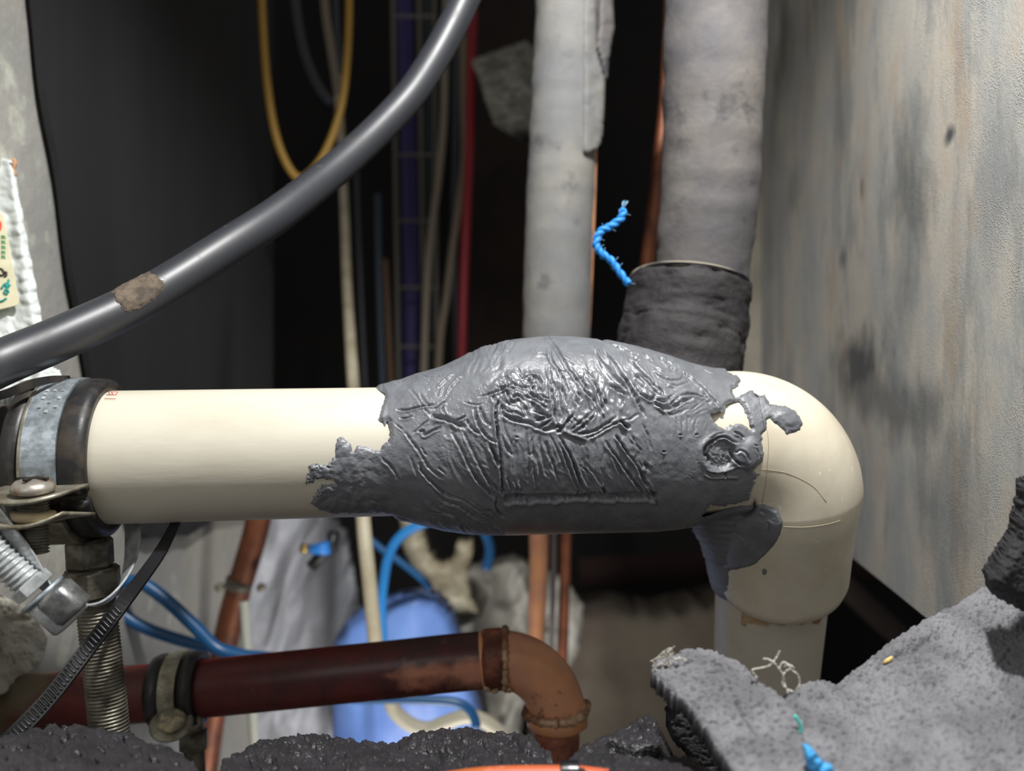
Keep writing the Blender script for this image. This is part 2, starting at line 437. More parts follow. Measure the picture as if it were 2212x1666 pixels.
m_tealink = M('teal_ink', (26, 140, 132), .6)
m_blackink = M('black_ink', (30, 30, 32), .6)

# ------------------------------------------------------------------ right-hand panel material
def panel_material():
    m = bpy.data.materials.new('weathered_panel'); m.use_nodes = True; nt = m.node_tree; N = nt.nodes; Lk = nt.links
    b = N['Principled BSDF']; b.inputs['Roughness'].default_value = .62; b.inputs['Specular IOR Level'].default_value = .5
    g = N.new('ShaderNodeNewGeometry'); pos = g.outputs['Position']
    def noise(sc, s, det=5, off=0, rg=.6):
        q = N.new('ShaderNodeMapping'); q.inputs['Scale'].default_value = s; q.inputs['Location'].default_value = (off, off, off); Lk.new(pos, q.inputs['Vector'])
        t = N.new('ShaderNodeTexNoise'); t.inputs['Scale'].default_value = sc; t.inputs['Detail'].default_value = det; t.inputs['Roughness'].default_value = rg
        Lk.new(q.outputs[0], t.inputs['Vector']); return t
    def rng_(f, a, c, lo=0, hi=1):
        q = N.new('ShaderNodeMapRange'); q.inputs['From Min'].default_value = a; q.inputs['From Max'].default_value = c
        q.inputs['To Min'].default_value = lo; q.inputs['To Max'].default_value = hi; Lk.new(f, q.inputs['Value']); return q.outputs[0]
    def mixc(fac, A, B):
        q = N.new('ShaderNodeMix'); q.data_type = 'RGBA'; Lk.new(fac, q.inputs['Factor'])
        for s, v in ((6, A), (7, B)):
            if isinstance(v, tuple): q.inputs[s].default_value = v
            else: Lk.new(v, q.inputs[s])
        return q.outputs[2]
    def mul(a, c):
        q = N.new('ShaderNodeMath'); q.operation = 'MULTIPLY'; q.use_clamp = True; Lk.new(a, q.inputs[0])
        if isinstance(c, float): q.inputs[1].default_value = c
        else: Lk.new(c, q.inputs[1])
        return q.outputs[0]
    cur = mixc(rng_(noise(16, (1, 1, .55), 8, 0, .7).outputs['Fac'], .4, .6), lin((182, 185, 184)), lin((212, 205, 192)))
    cur = mixc(mul(rng_(noise(26, (1, 1, .38), 9, 2, .72).outputs['Fac'], .5, .6), .62), cur, lin((146, 150, 150)))
    cur = mixc(mul(rng_(noise(30, (1, 1, .6), 6, 5).outputs['Fac'], .56, .66), .4), cur, lin((200, 176, 150)))
    # dark smudges with a place and shape of their own: (y, z, half y, half z, strength)
    warp = noise(38, (1, 1, .7), 5, 9)
    def blob(y, z, hy, hz, st, colr):
        nonlocal cur
        va = N.new('ShaderNodeVectorMath'); va.operation = 'MULTIPLY_ADD'
        Lk.new(warp.outputs['Color'], va.inputs[0]); va.inputs[1].default_value = (0, hy * 2.2, hz * 2.2); Lk.new(pos, va.inputs[2])
        q = N.new('ShaderNodeVectorMath'); q.operation = 'SUBTRACT'; Lk.new(va.outputs[0], q.inputs[0]); q.inputs[1].default_value = (0, y + hy * 1.1, z + hz * 1.1)
        s = N.new('ShaderNodeVectorMath'); s.operation = 'MULTIPLY'; Lk.new(q.outputs[0], s.inputs[0]); s.inputs[1].default_value = (0, 1 / hy, 1 / hz)
        l = N.new('ShaderNodeVectorMath'); l.operation = 'LENGTH'; Lk.new(s.outputs[0], l.inputs[0])
        cur = mixc(mul(rng_(l.outputs['Value'], 1.1, .35), st), cur, lin(colr))
    def onp(px, py):
        k = (px - 1106) / F; y = .1104 / (k - .155); return y, (833 - py) / F * y
    for px, py, dpx, dpy, st, c in ((1855, 790, 75, 105, .85, (74, 78, 84)), (1940, 880, 110, 90, .6, (92, 96, 100)), (1965, 400, 52, 210, .7, (104, 108, 110)),
                                    (1950, 620, 55, 120, .4, (112, 118, 122)), (1690, 130, 26, 120, .65, (98, 100, 94)), (1810, 230, 16, 170, .45, (116, 118, 114)), (2020, 1130, 120, 120, .3, (110, 118, 124)),
                                    (2050, 290, 13, 22, .9, (66, 70, 76)), (2060, 1040, 90, 160, .3, (118, 122, 126)), (2150, 430, 60, 200, .35, (122, 124, 128)), (1715, 420, 16, 60, .4, (104, 106, 106)),
                                    (2010, 900, 26, 90, .35, (100, 106, 112)), (1820, 560, 12, 26, .7, (110, 112, 112)), (1862, 400, 5, 34, .6, (96, 96, 94))):
        y, z = onp(px, py); y2, _ = onp(px + dpx, py); blob(y, z, abs(y - y2), dpy / F * y, st, c)
    Lk.new(cur, b.inputs['Base Color'])
    v = N.new('ShaderNodeTexVoronoi'); v.inputs['Scale'].default_value = 1300; Lk.new(pos, v.inputs['Vector'])
    drops = rng_(v.outputs['Distance'], .45, .1)
    zone = rng_(noise(30, (1, 1, 1), 2, 4).outputs['Fac'], .42, .6)
    hh = N.new('ShaderNodeMath'); hh.operation = 'MULTIPLY_ADD'; Lk.new(mul(drops, zone), hh.inputs[0]); hh.inputs[1].default_value = .9
    Lk.new(noise(700, (1, 1, .7), 4, 6).outputs['Fac'], hh.inputs[2])
    bn = N.new('ShaderNodeBump'); bn.inputs['Strength'].default_value = .6; bn.inputs['Distance'].default_value = .0002
    Lk.new(hh.outputs[0], bn.inputs['Height']); Lk.new(bn.outputs[0], b.inputs['Normal'])
    Lk.new(rng_(drops, 0, 1, .66, .28), b.inputs['Roughness'])
    return m
m_panel = panel_material()

# ------------------------------------------------------------------ the setting
def quadbox(name, corners, thick, mat, nrm, kind='structure', sub=None):
    c = [Vector(p) for p in corners]; n = Vector(nrm).normalized() * thick
    V = c + [p + n for p in c]
    Fc = [(0, 1, 2, 3), (7, 6, 5, 4), (0, 4, 5, 1), (1, 5, 6, 2), (2, 6, 7, 3), (3, 7, 4, 0)]
    o = mk(name, V, Fc, mat, None, False); o['kind'] = kind; return o
def xr(y): return .1104 + .155 * y
quadbox('wall_right', [(xr(.10), .10, -.09), (xr(.76), .76, -.09), (xr(.76), .76, .65), (xr(.10), .10, .65)], .006, m_panel, (1, -.15, 0))
quadbox('wall_left', [(-.195, .12, -.6), (-.222, .76, -.6), (-.222, .76, .7), (-.195, .12, .7)], .02, m_wall, (-1, 0, 0))
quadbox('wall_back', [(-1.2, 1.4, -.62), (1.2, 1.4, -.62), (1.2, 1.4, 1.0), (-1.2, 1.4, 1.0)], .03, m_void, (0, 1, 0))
quadbox('floor', [(-1.2, .1, -.62), (1.2, .1, -.62), (1.2, 1.43, -.62), (-1.2, 1.43, -.62)], .03, m_dim, (0, 0, -1))
# pale trim strip behind the end of the panel
a0 = P(1590, 833, .80); a1 = P(1658, 833, .80)
mb = MB(); boxmb(mb, ((a0.x + a1.x) / 2, .805, .1), ((a1.x - a0.x) / 2, 0, 0), (0, .012, 0), (0, 0, .52), .08)
o = mb.build('trim_1', M('trim_paint', (160, 154, 140), .8, col2=(140, 134, 122), ns=20), None, False); o['kind'] = 'structure'
# low plaster ledge at the rear
slab('trim_2', [(1235, 1325), (1330, 1312), (1420, 1330), (1560, 1300), (1700, 1310), (1740, 2100), (1100, 2100), (1150, 1500)],
     lambda X, Y: .95 + 0 * X, lambda X, Y: fbm(X / 90, Y / 90, 3) * .008, 14, (0, .08, 0), m_dim, rnd=30, rh=.03)['kind'] = 'structure'
# black liner hung on the left wall
def on_left(px): k = (px - 1106) / F; return (-.195 + .0422 * .12) / (k + .0422)
pts = [(60, -300, 1), (78, 0, 1), (92, 150, 1), (122, 330, 1), (150, 520, 1), (168, 650, 1), (205, 840, 1), (245, 1000, 1), (290, 1140, 1)]
liner = []
def liner_Y(X, Y):
    k = (X - 1106) / F; return (-.1899 + .006) / (k + .0422)
lp = [(p[0] + 2 * math.sin(p[1] / 50.0), p[1]) for p in smooth_pts([(q[0], q[1]) for q in pts], 4)] + [(300, 1150), (322, 1163), (345, 1160), (366, 1166), (385, 1156), (408, 1158), (432, 1142), (470, 1118), (560, 1108), (590, 1100), (590, -300)]
prism('liner_sheet', lp, lambda X, Y: float(liner_Y(X, Y)), (-.003, 0, 0), m_black)
tag(bpy.data.objects['liner_sheet'], 'large matt black liner sheet hanging on the pale left wall', 'sheet')
o = slab('plaster_patch', [(-80, 1290), (30, 1300), (80, 1335), (104, 1380), (92, 1430), (50, 1470), (10, 1500), (-80, 1510)], lambda X, Y: liner_Y(X, Y) - .006, lambda X, Y: .003 * fbm(X / 22, Y / 22, 5, 4) + .001 * fbm(X / 5, Y / 5, 6), 3, (-.01, .01, 0), m_plaster, rnd=14, rh=.003)
tag(o, 'crumbly off-white plaster patch low on the left wall', 'plaster')
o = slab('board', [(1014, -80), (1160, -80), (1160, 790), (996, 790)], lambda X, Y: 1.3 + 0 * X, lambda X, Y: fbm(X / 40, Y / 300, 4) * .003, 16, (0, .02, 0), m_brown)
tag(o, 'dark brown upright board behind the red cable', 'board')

# ------------------------------------------------------------------ cream waste pipe
def axD(u): return .26 + .01 * (u - 190) / 610
def pcy(u): return 989 - 13 * (u - 190) / 610
def prd(u): return 144 - 5.5 * (u - 190) / 610
S = .27 / F
wp = empty('waste_pipe', P(900, 976, .272), 'cream plastic waste pipe with elbow turning down at its right end', 'pipe')
us = np.linspace(70, 1560, 60)
tube('pipe_run', [P(u, pcy(u), axD(u)) for u in us], [prd(u) * axD(u) / F for u in us], m_pvc, wp, 96)
# elbow path (arc centre C)
CX, CY, RR = 1590, 1065, 108
def elbow_path(u0, step):
    pts = []; rad = []; arc = []
    for u in np.arange(u0, CX, step):
        pts.append(None); rad.append(None); arc.append((0, u))
    return arc
De = axD(1590)
def leg(t):   # t px below arc end
    y = CY + t; return (CX + RR - 7 - .035 * t + 7 * math.exp(-t / 40), y, De + .004 + .00012 * t)
def path_full(u0, ustep, legend, rfun):
    pts = []; rad = []; ang = []
    for u in np.arange(u0, CX, ustep):
        cy, r, D = rfun(u); pts.append(P(u, cy, D)); rad.append(r * D / F); ang.append(0)
    n = max(8, int(RR * math.pi / 2 / ustep * 1.6))
    for k in range(n):
        th = math.pi / 2 * k / n
        D = De + .004 * (k / n) ** 2
        pts.append(P(CX + RR * math.sin(th), CY - RR * math.cos(th), D)); rad.append(155 * D / F); ang.append(1)
    for t in np.arange(0, legend, ustep):
        x, y, D = leg(t); pts.append(P(x, y, D)); rad.append((155 - .02 * t) * De / F); ang.append(2)
    return np.array([tuple(p) for p in pts]), np.array(rad), np.array(ang)
def throat(V, N, ang):
    C = np.array(P(CX, CY, De)); eps = .0006
    V = V.copy()
    m = ang == 1
    # keep arc rings from folding past the bend centre
    for i in np.nonzero(m)[0]:
        pass
    return V
def clamp_arc(path, V, ang):
    C = np.array(P(CX, CY, De)); V = V.copy()
    for i in np.nonzero(ang == 1)[0]:
        e = path[i] - C; e[1] = 0; R = np.linalg.norm(e); e /= R
        o = (V[i] - path[i]) @ e; new = np.maximum(o, .0004 - R); V[i] += (new - o)[:, None] * e
    # straight sections: do not cross the bend centre either
    i0 = np.nonzero(ang == 0)[0]
    return V
def sock(u): return (957 + (1590 - u) * .02, 155, axD(u))
path, rad, an = path_full(1478, 6, 172, sock)
angs = np.linspace(0, 2 * math.pi, 128, endpoint=False)
V, N_ = sweep(path, rad, angs); V = clamp_arc(path, V, an)
# chamfered lip at the bottom of the socket
x, y, D = leg(215)
ext = []; er = []
for t, r in ((217, 150), (224, 146), (229, 138), (230, 124)):
    q = leg(t); ext.append(tuple(P(*q))); er.append(r * De / F)
Ve, Ne = sweep(np.array([tuple(P(*leg(t))) for t in (168, 175, 182, 187, 188)]), [150 * De / F, 149 * De / F, 146 * De / F, 139 * De / F, 124 * De / F], angs)
Vall = np.concatenate([V, Ve[1:]], 0); n, s = Vall.shape[:2]
i, j = np.meshgrid(np.arange(n - 1), np.arange(s), indexing='ij'); j2 = (j + 1) % s
mk('elbow_fitting', Vall.reshape(-1, 3), np.stack([i * s + j, i * s + j2, (i + 1) * s + j2, (i + 1) * s + j], -1).reshape(-1, 4), m_elbow, wp)
# moulding seams: ring before the bend, ring after the bend
def ring(name, k, r_extra, w, mat, parent):
    v = sweep(path, rad + r_extra, angs)[0]; v = clamp_arc(path, v, an)[k]
    v = np.vstack([v, v[:1]]); return tube(name, v[:-1], w, mat, parent, 8, caps=True)
Vf = Vall.reshape(-1, 3); vpx = 1106 + Vf[:, 0] / Vf[:, 1] * F; vpy = 833 - Vf[:, 2] / Vf[:, 1] * F
def on_elbow(x, y):
    d2 = (vpx - x) ** 2 + (vpy - y) ** 2; k = np.argsort(d2)[:14]; fr = k[Vf[k, 1] < Vf[k, 1].min() + .004]
    w = 1 / (d2[fr] + 1); return P(x, y, float((Vf[fr, 1] * w).sum() / w.sum()) - .00004)
for sp_, w_ in (([(1657, 925), (1660, 960), (1658, 1000), (1653, 1050), (1646, 1086)], .00012), ([(1692, 1138), (1740, 1139), (1790, 1132), (1838, 1117)], .00013), ([(1642, 1014), (1664, 1016), (1705, 1024), (1755, 1050), (1785, 1085)], .00007)):
    tube('seam', [on_elbow(x, y) for x, y in smooth_pts(sp_, 4)], w_, m_seam, wp, 6)
mb = MB(); boxmb(mb, P(1851, 1108, De + .002), (.0009, 0, 0), (0, .0012, 0), (0, 0, .0017), .3); mb.build('moulding_nub', m_elbow, wp)
dp = [leg(t) for t in np.linspace(110, 440, 14)]
dpp = [P(q[0] - 14 - .035 * (k * 25), q[1], q[2] + .002 + .0003 * k) for k, q in enumerate(dp)]
tube('down_pipe', dpp, 125.5 * .296 / F, m_pvc, wp, 72)
# glue stain ring below socket
V2, N2 = sweep(np.array([tuple(p) for p in smooth_pts([tuple(p) for p in dpp], 10)]), 125.5 * .296 / F, np.linspace(0, 2 * math.pi, 240, endpoint=False))
def gmask(px, py):
    x0 = (px - 1665) / 110.0
    lo = 1330 + 12 * np.sqrt(np.clip(1 - x0 ** 2, 0, 1)); 
    w = 14 + 10 * fbm(px / 18, py / 7, 4)
    m = (np.abs(py - lo + 4) < w) & (px > 1600) & (px < 1775)
    return m, .8 + 0 * px
m_glue = M('glue_stain', (150, 112, 74), .5, col2=(196, 176, 140), ns=90)
patch(V2, N2, gmask, S, 'glue_smear', m_glue, wp)
# red printed stamp
for a, b in (((236, 846), (254, 847)), ((254, 847), (251, 853)), ((251, 853), (230, 853)), ((226, 861), (250, 861.5)), ((234, 846), (238, 853)), ((241, 847), (244, 852))):
    q0, q1 = [], []
    cyl = []
    for t in (0, .5, 1):
        x = a[0] + (b[0] - a[0]) * t; yy = a[1] + (b[1] - a[1]) * t
        D0 = axD(x); dz = (pcy(x) - yy) / prd(x); r = prd(x) * D0 / F
        Y0 = D0 - r * math.sqrt(max(0, 1 - dz * dz)) - .00003
        cyl.append(P(x, yy, Y0))
    tube('stamp_stroke', cyl, .00009, m_redink, wp, 5)

# ------------------------------------------------------------------ repair putty
RX0, RY0, RW, RH = 620, 690, 1150, 640
GX, GY = np.meshgrid(np.arange(RX0, RX0 + RW, 1.0), np.arange(RY0, RY0 + RH, 1.0), indexing='ij')
mainpoly = [(760, 800), (760, 834), (810, 836), (826, 845), (831, 852), (825, 873), (816, 906), (831, 919), (836, 909), (841, 912), (844, 943), (838, 956), (829, 960), (819, 971),
            (810, 970), (798, 966), (783, 960), (770, 962), (763, 974), (757, 957), (750, 948), (738, 943), (727, 948), (722, 968), (721, 986), (706, 1001), (673, 1001), (655, 1034), (658, 1055), (685, 1037),
            (712, 1037), (720, 1044), (694, 1046), (680, 1066), (670, 1088), (685, 1103), (738, 1113), (807, 1109), (849, 1115), (860, 1200), (1530, 1200), (1480, 1150),
            (1520, 1114), (1535, 1092), (1565, 1094), (1596, 1089), (1618, 1082), (1625, 1060), (1643, 1024), (1632, 1017), (1646, 1002), (1651, 981), (1647, 941), (1657, 930), (1661, 909), (1682, 923), (1697, 939),
            (1722, 937), (1737, 918), (1729, 894), (1704, 876), (1664, 869), (1654, 848), (1637, 855), (1628, 840), (1607, 851), (1590, 858), (1584, 849), (1584, 838), (1597, 834), (1602, 822), (1589, 808), (1572, 802), (1560, 690), (780, 690)]
lowpoly = [(1440, 1120), (1524, 1116), (1596, 1093), (1650, 1087), (1682, 1100), (1693, 1125), (1690, 1154), (1672, 1182), (1632, 1222), (1592, 1233), (1553, 1237), (1546, 1251), (1556, 1269), (1565, 1281), (1538, 1278), (1500, 1240), (1440, 1160)]
holepoly = [(1535, 898), (1542, 891), (1555, 890), (1566, 896), (1569, 876), (1578, 871), (1597, 869), (1608, 887), (1617, 910), (1621, 925), (1604, 913), (1589, 914), (1575, 917), (1566, 924), (1555, 921), (1543, 910)]
dot = [(1644, 1230), (1650, 1226), (1658, 1229), (1659, 1239), (1652, 1246), (1645, 1242)]
jn = fbm(GX / 9, GY / 9, 11, 4) * 4.0
sm_ = sdf(GX, GY, mainpoly) + jn * .9
sl_ = sdf(GX, GY, lowpoly) + jn * .3
sh_ = sdf(GX, GY, holepoly) + jn * .8
sd_ = sdf(GX, GY, dot) + jn * .2
MS = np.maximum(np.maximum(sm_, sl_), sd_); MS = np.minimum(MS, -sh_)
smear = (np.abs(GX - 690) < 45) & (GY > 990) & (GY < 1105) | ((np.abs(GX - 1628) < 18) & (GY > 1020) & (GY < 1090))
MS = MS - np.where(smear, np.clip(fbm(GX / 5, GY / 3, 21, 3) * 6, -2, 6), 0)
H = -1.0 + 5.5 * sstep(0, 9, MS)
blob = sstep(790, 850, GX)
H += sstep(3, 12, MS) * (1 - blob) * (2.5 * np.clip(1.1 - worley(GX / 26, GY / 24, 5) * 1.4, 0, 1) + 1.2 * fbm(GX / 12, GY / 12, 8))
rel = np.zeros_like(H)
def T(t, pts):
    ox, oy, s = {'A': (800, 800, 4.627), 'B': (1060, 720, 6.94), 'C': (1060, 920, 6.94), 'D': (1330, 740, 6.94), 'E': (1330, 930, 5.978)}[t]
    return [(ox + x / s, oy + y / s) for x, y in pts]
def stroke(t, pts, w=2.2, d=2.4, lip=.45, side=1):
    p = T(t, pts); p = [tuple(q) for q in smooth_pts(p, 4)] if len(p) > 2 else p
    xs = [q[0] for q in p]; ys = [q[1] for q in p]; mg = w * 5 + 3
    i0 = max(0, int(min(xs) - mg - RX0)); i1 = min(RW, int(max(xs) + mg - RX0)); j0 = max(0, int(min(ys) - mg - RY0)); j1 = min(RH, int(max(ys) + mg - RY0))
    if i1 <= i0 or j1 <= j0: return
    X = GX[i0:i1, j0:j1]; Y = GY[i0:i1, j0:j1]
    X2 = X + fbm(X / 7, Y / 7, 31, 2) * 1.1; Y2 = Y + fbm(X / 7, Y / 7, 37, 2) * 1.1
    ds, sg, tt = segdist(X2, Y2, p)
    env = np.clip(np.minimum(tt, 1 - tt) * 5 + .25, 0, 1)
    wv = w * (0.75 + .5 * np.abs(vnoise(X / 11, Y / 11, 41)))
    g = -d * np.exp(-(ds / wv) ** 2) + lip * d * np.exp(-((ds - 2.1 * w) / (1.4 * w)) ** 2) * (0.65 + .35 * sg * side)
    rel[i0:i1, j0:j1] += g * env
d1, d2, d3 = 1.6, 2.8, 4.5
ST = [
 ('A', [(400, 215), (450, 260), (490, 320), (520, 370)], 2.4, d2), ('A', [(495, 245), (530, 310), (580, 360)], 2.6, d2), ('A', [(270, 410), (360, 410), (450, 385), (560, 365), (650, 350)], 2, d3),
 ('A', [(640, 400), (700, 360), (750, 320)], 2.4, d3), ('A', [(300, 490), (360, 485), (420, 465)], 1.8, d2), ('A', [(540, 400), (590, 450)], 2, d2), ('A', [(430, 640), (480, 590), (540, 540), (580, 510)], 2, d2),
 ('A', [(470, 620), (530, 610), (540, 650), (620, 610), (700, 580)], 2.2, d3), ('A', [(620, 460), (680, 480), (750, 490), (820, 520), (880, 545), (940, 570)], 4, 8), ('A', [(720, 370), (730, 430), (760, 480)], 2, d3),
 ('A', [(860, 510), (910, 490), (950, 460)], 2, d3), ('A', [(240, 540), (280, 575), (320, 600)], 1.8, d2), ('A', [(340, 620), (390, 680), (450, 760), (520, 860), (560, 930), (620, 1000), (700, 1060)], 2.4, d2),
 ('A', [(400, 860), (430, 950), (480, 1050)], 2.6, d1), ('A', [(490, 930), (520, 1010), (590, 1090), (680, 1170), (760, 1230), (850, 1270)], 2.2, d3), ('A', [(110, 870), (180, 930), (240, 1000), (260, 1060)], 2.4, d2),
 ('A', [(510, 780), (560, 850)], 2, d2), ('A', [(680, 970), (750, 1030)], 2, d2), ('A', [(820, 640), (880, 730), (940, 850), (990, 960), (1060, 1070), (1130, 1150), (1200, 1220), (1260, 1265)], 2.8, 5),
 ('A', [(910, 590), (980, 720), (1040, 840), (1100, 960), (1170, 1080), (1250, 1160), (1330, 1220)], 2.8, 5), ('A', [(960, 500), (1020, 590), (1100, 640)], 2.6, d3), ('A', [(1040, 400), (1060, 500), (1110, 600), (1180, 680), (1260, 720)], 2.6, 6),
 ('A', [(1170, 700), (1220, 800), (1260, 900), (1290, 960)], 3, d3), ('A', [(1090, 370), (1130, 480), (1200, 560)], 3, d3), ('A', [(1255, 360), (1250, 470), (1270, 640), (1295, 800), (1305, 960), (1315, 1150), (1330, 1220)], 2.4, 7),
 ('A', [(1300, 300), (1310, 430), (1340, 600), (1388, 720)], 3, d2), ('A', [(500, 75), (600, 85), (700, 75)], 2, d2), ('A', [(240, 150), (330, 130)], 1.8, d2), ('A', [(670, 185), (740, 120), (830, 60)], 2, -d2), ('A', [(750, 270), (790, 190), (860, 110), (910, 85)], 2, -d2),
 ('A', [(690, 270), (720, 190)], 2, -d2), ('A', [(1080, 280), (1180, 250), (1270, 220), (1388, 170)], 2, d2), ('A', [(940, 330), (1060, 360), (1110, 340)], 2, d2), ('A', [(0, 1270), (80, 1310)], 2, d1), ('A', [(100, 1340), (250, 1440), (400, 1480)], 2, d1),
 ('A', [(800, 1250), (950, 1300), (1100, 1400)], 2, d2), ('A', [(1262, 1255), (1255, 1370), (1340, 1460)], 2, d3), ('A', [(600, 1150), (720, 1290), (900, 1350), (1050, 1470)], 2, d2), ('A', [(700, 1400), (850, 1450), (950, 1590)], 2, d2),
 ('B', [(860, 90), (950, 200), (1010, 290), (1060, 380), (1110, 460), (1160, 560), (1220, 640), (1300, 740), (1380, 850), (1450, 930), (1530, 1010), (1560, 1080)], 2.2, 5), ('B', [(880, 300), (920, 430), (980, 520), (1040, 620), (1080, 720), (1130, 830), (1150, 900)], 2.2, 4.5),
 ('B', [(870, 540), (900, 700), (905, 850), (920, 1000), (940, 1150), (960, 1300), (985, 1380)], 2.4, 7), ('B', [(1240, 1220), (1170, 1300), (1100, 1390), (1040, 1440)], 2.6, 6), ('B', [(950, 1420), (1020, 1400), (1050, 1460), (1000, 1470)], 3, 8),
 ('B', [(1560, 320), (1640, 430), (1730, 510), (1800, 620), (1870, 700), (1960, 800), (2050, 910)], 2.6, 5), ('B', [(1690, 280), (1760, 370), (1850, 480), (1920, 600), (1990, 690), (2070, 790)], 2.6, 5.5), ('B', [(1500, 180), (1570, 240), (1650, 320)], 2, d2),
 ('B', [(1600, 100), (1750, 160), (1850, 220), (1950, 330)], 1.6, d2), ('B', [(1820, 200), (1950, 240), (2080, 290)], 1.6, d3), ('B', [(630, 290), (700, 340), (760, 330), (860, 370), (900, 430), (930, 480)], 1.5, d2), ('B', [(1070, 400), (1150, 440), (1250, 490)], 1.5, d2),
 ('B', [(900, 570), (1000, 570), (1080, 600), (1200, 590)], 1.6, d2), ('B', [(1300, 640), (1380, 760), (1450, 850)], 2.6, d3), ('B', [(1390, 560), (1480, 680), (1560, 800), (1620, 920), (1650, 1010)], 2.6, d3), ('B', [(1450, 600), (1540, 700)], 2.2, d2), ('B', [(1560, 740), (1600, 900), (1640, 1050), (1680, 1180)], 3, 5),
 ('B', [(1660, 870), (1700, 1000), (1720, 1110)], 2.6, d3), ('B', [(1750, 780), (1860, 840), (1960, 900), (2060, 960)], 3.5, 6), ('B', [(930, 750), (960, 850), (970, 950)], 2.4, d3), ('B', [(1000, 780), (1010, 900), (1020, 1050), (1050, 1180)], 2.8, d3), ('B', [(1060, 850), (1100, 950), (1110, 1060)], 2.6, d3),
 ('B', [(1240, 880), (1260, 1000), (1300, 1090)], 2.4, d3), ('B', [(1300, 900), (1360, 1000)], 2.6, d3), ('B', [(730, 930), (800, 970), (870, 1000)], 2, d3), ('B', [(720, 900), (740, 830), (750, 760), (700, 700), (640, 680)], 2.4, d3), ('B', [(0, 930), (100, 890), (220, 830), (330, 780)], 2.2, d3),
 ('B', [(100, 830), (220, 850), (320, 850), (430, 870), (520, 900)], 2.2, d3), ('B', [(330, 790), (430, 830), (560, 850)], 2.2, d3), ('B', [(430, 720), (520, 690), (600, 660), (680, 710), (740, 760)], 2.2, d2), ('B', [(540, 700), (600, 780), (640, 870)], 2.2, d3),
 ('B', [(150, 1050), (160, 1150), (200, 1230), (300, 1290), (400, 1320), (520, 1340), (620, 1370), (720, 1420), (830, 1450), (950, 1440)], 3, 5), ('B', [(130, 1000), (90, 1100), (70, 1250), (90, 1400), (110, 1666)], 2.4, 6), ('B', [(160, 1080), (230, 1170), (330, 1230)], 2.4, d3), ('B', [(330, 1180), (420, 1220), (500, 1260)], 2.4, d3),
 ('B', [(250, 900), (270, 1000), (310, 1060)], 2, d3), ('B', [(330, 980), (400, 960), (490, 1020)], 2, d3), ('B', [(640, 1180), (740, 1200), (880, 1260)], 2.4, d3), ('B', [(680, 1300), (780, 1290), (900, 1260)], 2.4, d3), ('B', [(720, 1410), (820, 1360), (900, 1300)], 2.4, 5.5), ('B', [(600, 1040), (640, 1100)], 2.2, d2),
 ('B', [(620, 1000), (720, 1060), (850, 1130)], 2.2, d3), ('B', [(560, 920), (660, 960), (760, 1010)], 2.2, d3), ('B', [(360, 1330), (350, 1500), (330, 1660)], 1.8, d2), ('B', [(1200, 1500), (1320, 1440), (1420, 1360)], 3, 5), ('B', [(1230, 1510), (1380, 1500), (1530, 1480), (1640, 1420), (1740, 1360), (1860, 1270)], 2.6, 6),
 ('B', [(1440, 1560), (1560, 1520), (1700, 1440), (1850, 1360), (1950, 1320)], 2, d3), ('B', [(1060, 1460), (1160, 1500), (1300, 1560), (1460, 1610)], 4, -3.2), ('B', [(1560, 1100), (1540, 1230), (1480, 1320)], 2, d2), ('B', [(1200, 1460), (1290, 1380), (1400, 1290), (1510, 1180)], 2.4, d3), ('B', [(1940, 1320), (2000, 1370), (2060, 1420)], 3.2, 7),
 ('B', [(1680, 1230), (1690, 1300), (1690, 1380)], 2, d2), ('B', [(90, 180), (60, 260), (0, 330)], 2, d1), ('B', [(160, 230), (90, 360), (20, 500)], 2, d2), ('B', [(350, 160), (310, 240), (230, 330)], 2, d1), ('B', [(250, 150), (170, 280), (120, 350)], 2, d1),
 ('C', [(170, 150), (230, 320), (320, 440)], 3, d2), ('C', [(540, 60), (530, 300), (560, 500), (560, 800)], 2.6, d2), ('C', [(600, 120), (620, 300), (650, 450), (720, 600), (760, 800)], 2.6, d2), ('C', [(720, 180), (750, 350), (790, 500), (820, 700)], 2.6, d2), ('C', [(830, 250), (860, 400), (930, 550), (980, 720), (1030, 860)], 2.6, d3),
 ('C', [(1040, 280), (1100, 420), (1170, 600), (1240, 780), (1310, 950)], 2.4, d3), ('C', [(1030, 170), (1120, 320), (1200, 460), (1260, 620), (1320, 780), (1390, 940)], 2.6, 7.5), ('C', [(880, 150), (960, 280), (1050, 500), (1120, 700)], 2.4, d2), ('C', [(1340, 580), (1480, 720)], 2, d2), ('C', [(1420, 560), (1560, 720), (1650, 850)], 2.2, d2),
 ('C', [(1300, 500), (1420, 800), (1480, 900)], 2.2, d2), ('C', [(1720, 230), (1800, 360), (1880, 460), (1960, 580), (2082, 740), (2200, 900), (2300, 1010)], 2.4, 5.5), ('C', [(1880, 160), (1980, 320), (2082, 450), (2200, 620), (2300, 800)], 2.2, 4.5), ('C', [(1800, 420), (1900, 620), (1980, 760)], 2.4, d2), ('C', [(0, 320), (60, 450), (120, 600)], 3, 5), ('C', [(0, 900), (80, 1010)], 2.2, d2),
 ('C', [(250, 780), (330, 960)], 2, d2), ('C', [(350, 800), (410, 960)], 2, d2), ('C', [(430, 830), (480, 970)], 2, d2), ('C', [(640, 600), (690, 960)], 2.4, d2), ('C', [(360, 168), (400, 172)], 1.6, d3), ('C', [(560, 420), (640, 410)], 1.6, d1),
 ('C', [(1300, 960), (1275, 1030)], 2, 6), ('C', [(1680, 920), (1700, 980), (1755, 1040)], 3, 7), ('C', [(1630, 960), (1620, 1030)], 2, 5), ('C', [(350, 1050), (400, 1040), (390, 1100)], 2, 5), ('C', [(470, 1030), (465, 1100)], 1.8, 5),
